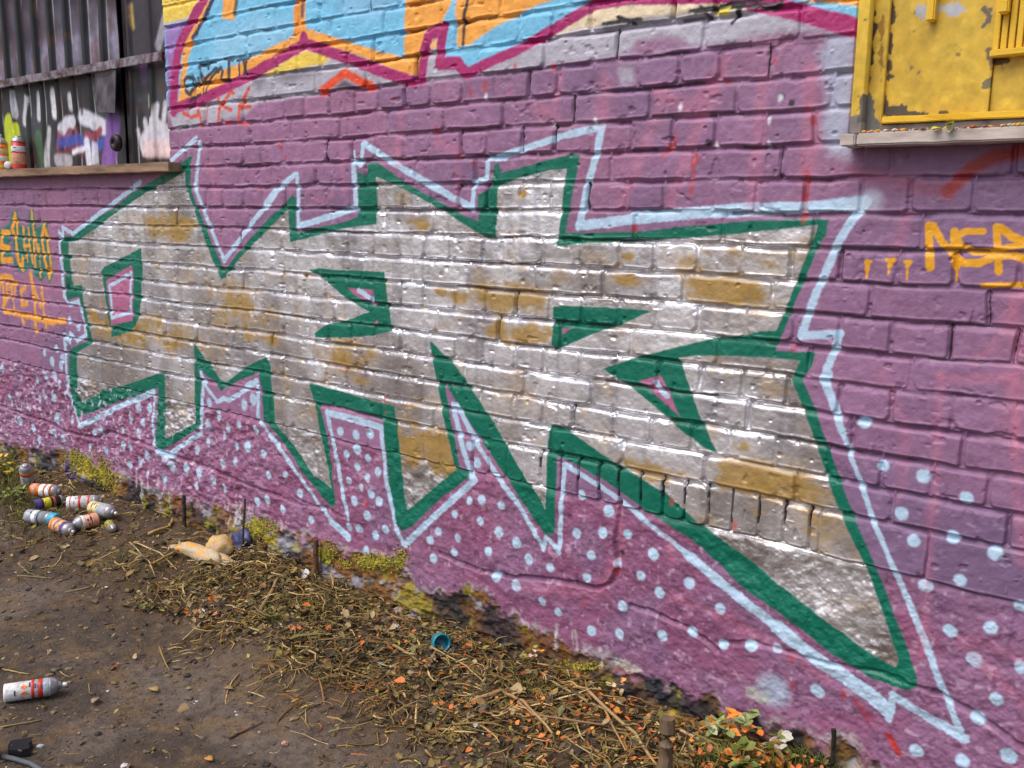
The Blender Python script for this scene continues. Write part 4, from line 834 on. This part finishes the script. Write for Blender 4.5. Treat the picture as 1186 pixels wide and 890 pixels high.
stick([(155, 628), (185, 640), (205, 660)], .0035, (196, 170, 120), 'thin pale straw stalk right of the spray can heap', .01)
stick([(150, 628), (173, 651), (180, 668)], .003, (186, 160, 110), 'pale stalk forking below the spray can heap', .012)
stick([(172, 618), (196, 610), (203, 600)], .0075, (168, 140, 86), 'stubby tan stick between the cans and the painted log', .015)
stick([(178, 652), (205, 640), (215, 634)], .005, (180, 130, 66), 'orange brown stick lying left of the painted log', .012)
stick([(300, 710), (312, 690), (322, 670)], .0085, (140, 112, 78), 'thick upright brown stick piece in the litter left of centre', .02)
stick([(500, 690+60), (540, 770), (560, 790)], .003, (170, 140, 92), 'thin stalk right of the teal cap', .02)
stick([(680, 800), (735, 850), (770, 900)], .005, (172, 140, 96), 'long straight stalk running towards the grey stake', .03)
stick([(640, 790), (700, 822), (725, 870)], .004, (158, 128, 84), 'slim brown stalk crossing the orange scraps', .025)
stick([(788, 846), (830, 868), (850, 895)], .0045, (176, 146, 108), 'thin pale stick right of the grey stake', .02)
stick([(20, 667), (60, 670), (70, 664)], .003, (130, 108, 80), 'small dull twig on the mud left below the spray can heap', .003)
stick([(75, 686), (100, 680), (113, 675)], .003, (140, 118, 86), 'short greyish twig lying alone on the mud', .003)
stick([(265, 855), (280, 848), (305, 836)], .003, (82, 62, 44), 'dark thin twig lying on the path', .004)
stick([(0, 843), (25, 838), (48, 834)], .003, (140, 118, 84), 'faint twig below the white spray can on the path', .003)
stick([(3, 775), (20, 779), (34, 781)], .0026, (168, 145, 96), 'short pale straw above the white spray can on the path', .004)
# upright stakes
def stake(px, ybot, ytop, y_off, r, colr, label, lean=(0, 0), name='wooden_stake'):
    p = W(px, ybot, y_off); p[2] = min(p[2], gz(p[0], p[1]))-.01; top = W(px+lean[0], ytop, y_off+lean[1]); n = 7
    P = [p*(1-t)+top*t for t in np.linspace(0, 1, n)]
    base = P[0].copy(); vs, fs, cs = [], [], []
    tube([q_-base+np.array([rnd.uniform(-1, 1)*r*.15, rnd.uniform(-1, 1)*r*.15, 0]) for q_ in P], [r*rnd.uniform(.85, 1.1) for _ in P], vs, fs, cs, lin(*colr), 8)
    cs = [c_*rnd.uniform(.6, 1.2) for c_ in cs]
    o = mesh_obj(name, vs, fs, M_wood if False else M_straw, None, False, cs); o.location = tuple(base); tag(o, label, 'stake'); return o
stake(768, 915, 832, float(G2(768, 912)[1]), .018, (112, 92, 70), 'thick grey brown wooden stake standing in the litter at the right', (6, 0))
stake(213, 602, 574, -.03, .009, (62, 50, 50), 'short charred stake against the wall left of the blue rag')
stake(280, 640, 578, -.05, .0045, (70, 52, 40), 'thin dark stick standing upright behind the blue rag', (4, .03))
stake(366, 668, 625, -.02, .010, (104, 70, 56), 'broken brown stake leaning on the mossy wall foot')
stake(966, 870, 845, -.02, .006, (34, 34, 26), 'small black peg at the wall foot on the far right')

# blue rag, painted log, teal cap
def lump(name, px, py, sx, sy, sz, colr, seed, rot=0, bumpy=.35, c2=None, thr=.5, lift=0, sub=3):
    import bmesh
    from mathutils import noise, Vector
    bm = bmesh.new(); bmesh.ops.create_icosphere(bm, subdivisions=sub, radius=1)
    cs = []
    for v in bm.verts:
        nn = noise.noise(v.co*1.6+Vector((seed, 0, 0))); n2_ = noise.noise(v.co*4+Vector((0, seed, 0)))
        v.co *= 1+bumpy*nn+bumpy*.4*n2_
        v.co = Vector((v.co.x*sx, v.co.y*sy, max(v.co.z, -.6)*sz))
    me = bpy.data.meshes.new(name); bm.to_mesh(me); bm.free()
    n = len(me.vertices); a = me.color_attributes.new('paint', 'FLOAT_COLOR', 'POINT'); c4 = np.ones((n, 4), np.float32)
    for i, v in enumerate(me.vertices):
        t = noise.noise(Vector(v.co)*60+Vector((seed*3, 1, 2)))*.5+.5
        c4[i, :3] = lin(*colr) if (c2 is None or t < thr) else lin(*c2)
    a.data.foreach_set('color', c4.ravel()); me.materials.append(M_leaf)
    for p_ in me.polygons: p_.use_smooth = True
    o = bpy.data.objects.new(name, me); col.objects.link(o); p = G2(px, py); o.location = (p[0], p[1], p[2]+sz*.4+lift); o.rotation_euler[2] = rot
    return o
tag(lump('rag', 281, 636, .05, .035, .055, (52, 58, 110), 3, .3, .5, (120, 120, 165), .6), 'crumpled dark blue rag hanging at the foot of the wall', 'rag')
o = lump('log', 232, 645, .15, .030, .030, (186, 168, 140), 5, .12, .35, (228, 160, 60), .6, .0)
tag(o, 'short rotten log smeared with cream and orange paint', 'log')
o = lump('log', 255, 641, .055, .045, .045, (206, 170, 100), 8, .5, .3, (176, 150, 130), .55, .005)
tag(o, 'chunky broken wood block with orange ends beside the rotten log', 'wood block')
for i, (px, py, s, c1, c2, lb) in enumerate(((780, 838, .035, (150, 128, 30), (96, 84, 36), 'mossy mustard coloured stone right of the grey stake'), (822, 868, .036, (142, 122, 34), (90, 78, 40), 'mustard coloured stone below the grey leafed weed'), (448, 722, .022, (150, 132, 112), (100, 84, 70), 'rounded brown stone in the litter left of the teal cap'), (640, 776, .018, (186, 160, 60), (120, 100, 50), 'small yellow stained stone at the wall foot centre'), (490, 712, .02, (112, 104, 112), (60, 55, 60), 'grey stone at the wall foot above the teal cap'), (462, 712, .026, (172, 150, 130), (120, 98, 86), 'pale stone at the wall foot left of the grey stone'), (150, 685, .016, (120, 100, 66), (86, 72, 50), 'small olive stone on the mud below the cans'), (33, 858-175, .012, (110, 96, 90), (80, 70, 60), 'tiny stone on the mud at the far left'), (560, 822, .02, (112, 104, 96), (80, 74, 70), 'flat grey stone at the path edge under the curved reed'), (330, 863, .010, (200, 150, 130), (150, 110, 100), 'tiny pinkish pebble on the path'))):
    o = lump('stone', px, py, s, s*.8, s*.7, c1, 11+i, i*.7, .3, c2, .5); tag(o, lb, 'stone', None)
M_teal = plain('teal_plastic', lin(28, 140, 160), .35, 0, lin(20, 105, 120))
cap = lathe('cap', [(.020, 0), (.028, .001), (.029, .006), (.028, .036), (.025, .040), (.023, .040), (.0235, .008), (.001, .007)], M_teal, None, 22)
p = G2(509, 752); cap.location = (p[0], p[1], p[2]+.022); cap.rotation_euler = (1.2, .2, .9); tag(cap, 'teal plastic spray can cap lying in the straw', 'cap')

# ------------------------------------------------------------------ spray cans
def pm(name, rgb, rough=.4, metal=0.0, k=.86): return plain(name, lin(*rgb), rough, metal, lin(*[c*k for c in rgb]), 95, .15, .001, .40, .50)
M_tin = plain('tin', lin(176, 174, 178), .42, .55, lin(140, 140, 145), 50, .1, .001)
M_print = pm('printed_ink', (70, 62, 88)); M_white = pm('white_plastic', (225, 225, 222)); M_blackp = pm('black_plastic', (28, 28, 30), .45)
def spray_can(loc, direction, bands, label, up=None, R=.0285, L=.140, group='empty spray cans lying in the heap', nozzle=True, capc=None, sink=0, roll=0.0):
    from mathutils import Vector
    d = Vector(direction).normalized(); q_ = d.to_track_quat('Z', 'Y')
    root = empty('spray_can', loc); root.rotation_mode = 'QUATERNION'; root.rotation_quaternion = q_
    lathe('body', [(.002, .006), (R*.7, .003), (R*.97, 0), (R*1.02, .002), (R, .006), (R, L-.030)], bands[0], root, 28)
    z0_, z1_ = .008, L-.032
    for (a, b_, m_) in bands[1:]:
        lathe('label', [(R+.0004, z0_+(z1_-z0_)*a), (R+.0006, z0_+(z1_-z0_)*a+.0004), (R+.0006, z0_+(z1_-z0_)*b_-.0004), (R+.0004, z0_+(z1_-z0_)*b_)], m_, root, 28)
    lathe('shoulder', [(R*1.0, L-.0300), (R*1.025, L-.029), (R*1.0, L-.0265), (R*.86, L-.016), (R*.62, L-.009), (R*.42, L-.0065), (R*.44, L-.003), (R*.36, L-.001), (.002, L-.003)], M_tin, root, 28)
    vs, fs = [], []; rp = random.Random(label)
    for a0 in (0.0, 2.1, 4.2):
        for li in range(5):
            zz = z0_+(z1_-z0_)*(.10+rp.random()*.75); an = a0+rp.uniform(-.5, .5); n_ = rp.randint(2, 5); hgt = rp.uniform(.0012, .006)
            for k in range(n_):
                w_ = rp.uniform(.04, .14); n0 = len(vs)
                for rr_ in (R-.001, R+.0011):
                    vs += [(rr_*math.cos(an), rr_*math.sin(an), zz), (rr_*math.cos(an+w_), rr_*math.sin(an+w_), zz), (rr_*math.cos(an+w_), rr_*math.sin(an+w_), zz+hgt), (rr_*math.cos(an), rr_*math.sin(an), zz+hgt)]
                fs += [tuple(n0+q for q in t) for t in ((3, 2, 1, 0), (4, 5, 6, 7), (0, 1, 5, 4), (1, 2, 6, 5), (2, 3, 7, 6), (3, 0, 4, 7))]; an += w_+.03
    bd = [c_ for c_ in root.children if c_.name.startswith('body')] or [o_ for o_ in col.objects if o_.parent == root and o_.name.startswith('body')]
    bb_ = bmesh.new(); bb_.from_mesh(bd[0].data); bd[0].data.materials.append(M_print)
    nv = [bb_.verts.new(v_) for v_ in vs]
    for t in fs:
        f_n = bb_.faces.new([nv[q] for q in t]); f_n.material_index = 1
    bb_.to_mesh(bd[0].data); bb_.free()
    if capc is not None:
        lathe('cap', [(R*.93, L-.024), (R*.95, L-.023), (R*.93, L+.010), (R*.85, L+.013), (.002, L+.013)], capc, root, 28)
    elif nozzle:
        lathe('nozzle', [(.0035, L-.004), (.0035, L+.002), (.0062, L+.003), (.0062, L+.012), (.005, L+.014), (.001, L+.014)], M_white, root, 14)
    tag(root, label, 'spray can', group)
    return root
P_ = {k: pm('can_'+k, v) for k, v in dict(white=(240, 240, 240), orange=(232, 120, 40), salmon=(226, 160, 130), purple=(82, 66, 150), cyan=(70, 165, 195), grey=(165, 172, 182), red=(205, 52, 32), cream=(228, 208, 150), yellow=(222, 205, 50), dark=(60, 54, 56), peach=(236, 176, 120), brown=(175, 90, 60), lilac=(176, 160, 205), green=(120, 165, 60)).items()}
M_silverc = P_['grey']
R_ = .029
def ground_can(pxa, pxb, lift, bands, label, tilt=0, **kw):
    A = G2(*pxa, R_*.9+lift); B_ = G2(*pxb, R_*.9+lift); A[2] = B_[2] = (A[2]+B_[2])/2
    d = (B_-A); d /= np.linalg.norm(d); d[2] += tilt
    return spray_can(tuple(A), tuple(d), bands, label, **kw)
wh = P_['white']
ground_can((38, 569), (74, 568), .02, [P_['orange'], (.02, .22, P_['salmon']), (.4, .62, wh), (.7, .9, wh)], 'orange and white spray can, uppermost at the back of the heap', nozzle=False)
ground_can((39, 590), (69, 576), .012, [P_['dark'], (.0, .2, P_['purple']), (.3, .6, P_['yellow']), (.7, .8, P_['brown'])], 'dark spray can with purple end and yellow stripe', R=.024)
ground_can((33, 601), (69, 599), 0, [P_['grey'], (.3, .5, wh), (.6, .66, P_['dark'])], 'grey white spray can with cyan cap', capc=P_['cyan'])
ground_can((64, 608), (92, 618), 0, [P_['peach'], (.0, .14, P_['orange']), (.35, .42, P_['purple']), (.78, 1.0, P_['purple'])], 'peach and orange spray can with purple shoulder, nearest in the heap')
ground_can((79, 586), (108, 579), .02, [wh, (.78, .86, P_['red']), (.05, .09, P_['red']), (.4, .5, P_['red'])], 'white spray can with red triangle marking leaning on the wall foot', tilt=.03, nozzle=False)
ground_can((112, 601), (99, 604), 0, [P_['salmon'], (.35, .42, P_['brown']), (.8, .98, wh)], 'salmon spray can seen nearly end on right of the heap', nozzle=False, L=.10)
ground_can((107, 586), (128, 595), .01, [P_['cream'], (.5, 1.0, P_['grey'])], 'cream and grey spray can half buried next to the wall')
p = G2(33, 562); spray_can((p[0], p[1], p[2]), (.45, -.25, .8), [P_['grey'], (.72, .95, P_['orange']), (.0, .15, P_['red'])], 'grey spray can with orange patch tilted upright behind the heap', L=.14, nozzle=False)
ground_can((126, 606), (136, 618), -.005, [P_['green'], (.3, .6, P_['orange'])], 'small green and orange can stuck in the litter right of the heap', R=.018, L=.09, nozzle=False)
A = G2(2, 802, .032)
ground_can((5, 802), (68, 795), 0, [wh, (.58, .66, P_['red']), (.66, .74, P_['grey']), (.74, .86, P_['red']), (.86, 1.0, P_['grey'])], 'white spray can with red bands lying alone on the muddy path', group=None, L=.146, R=.025)
# warning diamonds on the lone can: small orange lozenges
from mathutils import Vector
last = [o for o in col.objects if o.name.startswith('spray_can') and o.type == 'EMPTY'][-1]
bpy.context.view_layer.update()
R0 = .025
inv = last.matrix_world.inverted()
tocam = (inv @ Vector(tuple(ORG))); ang0 = math.atan2(tocam.y, tocam.x)
for dz, da in ((.052, .35), (.052, -.35)):
    vs = []; 
    for (a_, b_) in ((-1, 0), (0, -1), (1, 0), (0, 1)):
        an = ang0+da+a_*.26; vs.append(((R0+.0012)*math.cos(an), (R0+.0012)*math.sin(an), dz+b_*.010))
    for (a_, b_) in ((-1, 0), (0, -1), (1, 0), (0, 1)):
        an = ang0+da+a_*.26; vs.append(((R0-.001)*math.cos(an), (R0-.001)*math.sin(an), dz+b_*.010))
    mesh_obj('warning_mark', vs, [(0, 1, 2, 3), (7, 6, 5, 4), (0, 4, 5, 1), (1, 5, 6, 2), (2, 6, 7, 3), (3, 7, 4, 0)], P_['orange'], last)
# cans on the left sill
for px, bands, lb in ((3, [P_['orange'], (.3, .5, wh), (.6, .8, P_['cream']), (0, .12, P_['yellow'])], 'orange and cream spray can at the left end of the window sill'), (23, [P_['red'], (.12, .55, P_['salmon']), (.62, .85, wh)], 'red and white spray can with silver top on the window sill')):
    p = W(px, 192, -.02); spray_can((p[0], -.021, SILLZ), (0, 0, 1), bands, lb, group='spray cans standing on the window sill', L=.155, R=.031, nozzle=(px == 3))
cc = lathe('cap', [(.016, 0), (.018, .001), (.018, .03), (.015, .033), (.001, .033)], M_white, None, 18); p = W(13, 190, -.03); cc.location = (p[0], -.03, SILLZ+.018); cc.rotation_euler = (1.57, 0, .6); tag(cc, 'white spray cap lying between two cans on the window sill', 'cap')

# crumpled leaf and debris on the right sill
vs, fs, cs = [], [], []
p0 = W(1098, 152, -.062)
for i in range(5):
    leaf(vs, fs, cs, (rnd.uniform(-.012, .012), rnd.uniform(-.004, .004), RSZ*0+rnd.uniform(-.004, .008)), .024, .016, rnd.uniform(-2.6, -.4), rnd.uniform(-.9, .3), rnd.gauss(0, .5), lin(*rnd.choice([(196, 190, 60), (220, 215, 170), (120, 120, 40)])), .4)
o = mesh_obj('leaf', vs, fs, M_leaf, None, False, cs); o.location = (p0[0], -.062, RSZ+.004); tag(o, 'withered yellow green leaf hanging over the pale stone sill', 'leaf')
vs, fs, cs = [], [], []
for i in range(420):
    x = rnd.uniform(s1[0]+.01, .3); y_ = -rnd.uniform(.025, .06); r = rnd.uniform(.002, .0065); n0 = len(vs); c0 = lin(*rnd.choice([(170, 80, 40), (205, 150, 90), (200, 160, 60), (120, 80, 60), (190, 180, 170)]))
    for v in ico: vs.append((x+v[0]*r*rnd.uniform(.7, 1.5), y_+v[1]*r, RSZ+v[2]*r*.7+r*.4)); cs.append(c0)
    fs += [tuple(n0+k for k in t) for t in icf]
tag(mesh_obj('paint_flakes', vs, fs, M_leaf, None, False, cs), 'loose paint flakes and brick crumbs along the pale stone sill', 'debris', kind='stuff')

# leaves lying on the path
for (px, py, L, yaw, c0, lb) in ((174, 799, .045, .2, (168, 136, 84), 'single tan leaf lying flat on the open mud'), (113, 811, .04, -.5, (160, 134, 106), 'curled pale brown leaf between the lone can and the tan leaf'), (260, 799, .032, .6, (150, 120, 84), 'brown leaf on the mud right of the tan leaf'), (238, 880, .032, .3, (196, 140, 62), 'orange tan leaf near the bottom edge of the path'), (108, 697, .036, .1, (128, 98, 74), 'brown leaf on the mud below the spray can heap'), (50, 702-18, .02, 1, (110, 86, 60), 'small dark leaf on the mud at the left'), (120, 681, .016, 1, (225, 225, 220), 'tiny white scrap of paper on the mud'), (437, 770, .03, .3, (150, 178, 170), 'pale green plastic scrap at the edge of the straw'), (451, 775, .022, .9, (176, 182, 192), 'pale grey plastic scrap beside the green one'), (215, 800, .02, .9, (140, 112, 80), 'small curled leaf between two bigger leaves on the mud'), (240, 690, .045, .7, (140, 116, 84), 'broad brown leaf at the edge of the litter')):
    vs, fs, cs = [], [], []
    p = G2(px, py); leaf(vs, fs, cs, (0, 0, 0), L, L*.6, yaw-.3, rnd.uniform(0, .15), rnd.uniform(-.25, .25), lin(*c0), .5)
    o = mesh_obj('leaf' if 'leaf' in lb else 'scrap', vs, fs, M_leaf, None, True, cs); o.location = (p[0], p[1], p[2]+.005); tag(o, lb, 'leaf' if 'leaf' in lb else 'scrap')
    s = o.modifiers.new('thick', 'SOLIDIFY'); s.thickness = .0006

# weeds at the right
def weed(px, py, n, H, label, cols, spread=.05, leafL=(.022, .036)):
    p = G2(px, py)
    if p[1] > -.05: p[1] = -.05; p[2] = gz(p[0], p[1])
    root = empty('weed', tuple(p)); tag(root, label, 'plant')
    vs, fs, cs = [], [], []; lv, lf, lc = [], [], []
    for i in range(n):
        a = rnd.uniform(0, 6.3); r = rnd.uniform(.2, 1)*spread; hh = H*rnd.uniform(.5, 1.1)
        P = [np.array([0, 0, 0.]), np.array([math.cos(a)*r*.4, math.sin(a)*r*.4, hh*.6]), np.array([math.cos(a)*r, math.sin(a)*r, hh])]
        tube(P, [.0018, .0013, .0008], vs, fs, cs, lin(110, 110, 60))
        for j in range(rnd.randint(3, 5)):
            t = rnd.uniform(.55, 1); q_ = P[1]*(1-t)+P[2]*t if t < 1 else P[2]
            L = rnd.uniform(*leafL); leaf(lv, lf, lc, q_, L, L*.7, rnd.uniform(0, 6.3), rnd.uniform(-.3, .5), rnd.gauss(0, .4), lin(*rnd.choice(cols)), .25)
    mesh_obj('stems', vs, fs, M_leaf, root, True, cs); mesh_obj('leaves', lv, lf, M_leaf, root, False, lc)
gl = [(150, 158, 104), (170, 175, 130), (128, 140, 80), (232, 140, 50)]
weed(838, 862, 7, .075, 'grey green weed with rounded leaves right of the mustard stone', gl)
weed(876, 858, 7, .085, 'pale leafed weed splashed with orange paint by the wall foot', gl+[(235, 130, 40)])
weed(905, 884, 8, .06, 'low weed with orange tipped leaves at the bottom right', [(205, 108, 36), (98, 108, 42), (130, 128, 58), (190, 186, 170)])
weed(858, 892, 9, .05, 'bright green low weed at the bottom edge', [(88, 104, 34), (112, 118, 42), (196, 110, 36)])
weed(618, 774, 4, .05, 'small weed with orange and yellow leaves at the centre foot of the wall', [(225, 140, 40), (170, 168, 80), (238, 200, 190)], .03, (.014, .022))
weed(720, 812, 4, .06, 'small weed with cream leaves under the pale patch of wall', [(220, 190, 150), (230, 150, 80)], .03, (.014, .02))
weed(6, 556, 12, .10, 'yellow green weed at the far left wall foot', [(120, 130, 40), (205, 190, 40), (225, 170, 40), (90, 110, 40)], .09, (.02, .034))
weed(18, 585, 10, .07, 'green weed on the left of the spray can heap', [(110, 130, 50), (140, 150, 50), (90, 100, 40)], .08, (.016, .028))

# lower left corner: plank end, black clamp, grey hose
p1 = G2(-18, 905, .0); p2 = G2(-3, 850, .0)
pl = mesh_obj('wooden_plank', [], [], M_wood)
import bmesh
bm = bmesh.new(); bmesh.ops.create_cube(bm, size=1)
q0 = W(-8, 850, -1.30)
for v in bm.verts: v.co = Vector((v.co.x*.045, v.co.y*.03, v.co.z*.5))
bmesh.ops.bevel(bm, geom=bm.edges[:], offset=.003, segments=2, affect='EDGES')
bm.to_mesh(pl.data); bm.free()
pg = G2(-14, 880)
pl.location = (pg[0], pg[1], pg[2]+.09); pl.rotation_euler = (0, -.06, .4); pl.scale = (1, 1, .42)
tag(pl, 'rough end of a wooden plank sticking up at the left edge of the path', 'plank')
pc = G2(20, 872, .0); bl_ = [(-.030, -.018), (-.004, -.022), (.020, -.018), (.034, .012), (.030, .034), (.004, .030), (-.012, .036), (-.030, .030)]
vs = [(a, b_, 0) for a, b_ in bl_]+[(a*.92, b_*.92, .022) for a, b_ in bl_]; n = len(bl_)
o = mesh_obj('clamp', vs, [tuple(range(n))[::-1], tuple(range(n, 2*n))]+[(i, (i+1) % n, (i+1) % n+n, i+n) for i in range(n)], M_blackp); o.location = tuple(pc); o.rotation_euler[2] = -.5
tag(o, 'black plastic clamp lying at the bottom left corner', 'clamp')
vs, fs, cs = [], [], []; P = [G2(x, y_, .01) for x, y_ in ((4, 876), (20, 880), (36, 885), (60, 900), (90, 925))]; base = P[0].copy()
tube([q_-base for q_ in P], .006, vs, fs, cs, lin(88, 92, 100), 10); o = mesh_obj('hose', vs, fs, M_straw, None, True, cs); o.location = tuple(base); tag(o, 'grey hose end running out of the bottom left corner', 'hose')

# ------------------------------------------------------------------ camera
cam = bpy.data.cameras.new('camera'); co = bpy.data.objects.new('camera', cam); col.objects.link(co)
from mathutils import Matrix
r = np.array([AU[0], AN[0], -AD[0]]); dn = np.array([AU[1], AN[1], -AD[1]]); fw = np.array([AU[2], AN[2], -AD[2]])
m = Matrix(((r[0], -dn[0], -fw[0], ORG[0]), (r[1], -dn[1], -fw[1], ORG[1]), (r[2], -dn[2], -fw[2], ORG[2]), (0, 0, 0, 1)))
co.matrix_world = m
cam.sensor_width = 36; cam.lens = 36*FOC/1186; cam.clip_end = 500; cam.clip_start = .02
scene.camera = co

# ------------------------------------------------------------------ light: bright overcast
w = bpy.data.worlds.new('World'); scene.world = w; w.use_nodes = True
nt = w.node_tree; nt.nodes.clear()
sky = nt.nodes.new('ShaderNodeTexSky'); sky.sky_type = 'NISHITA'; sky.sun_disc = False
EL, AZ = 57, 200     # sun elevation, azimuth of the sun measured from +y clockwise
sky.sun_elevation = math.radians(EL); sky.sun_rotation = math.radians(AZ); sky.dust_density = 4; sky.air_density = 1.0; sky.ozone_density = .6
bg = nt.nodes.new('ShaderNodeBackground'); bg.inputs['Strength'].default_value = .15
out = nt.nodes.new('ShaderNodeOutputWorld'); nt.links.new(sky.outputs[0], bg.inputs[0]); nt.links.new(bg.outputs[0], out.inputs[0])
sun = bpy.data.lights.new('sun', 'SUN'); so = bpy.data.objects.new('sun', sun); col.objects.link(so)
sun.energy = 1.9; sun.angle = math.radians(46); sun.color = (1, .97, .93)
az, el = math.radians(AZ), math.radians(EL)
sd = Vector((math.sin(az)*math.cos(el), math.cos(az)*math.cos(el), math.sin(el)))
so.rotation_mode = 'QUATERNION'; so.rotation_quaternion = sd.to_track_quat('Z', 'Y')
scene.view_settings.view_transform = 'Standard'; scene.view_settings.look = 'None'; scene.view_settings.exposure = 0.12; scene.view_settings.gamma = 1
scene.view_settings.use_curve_mapping = False
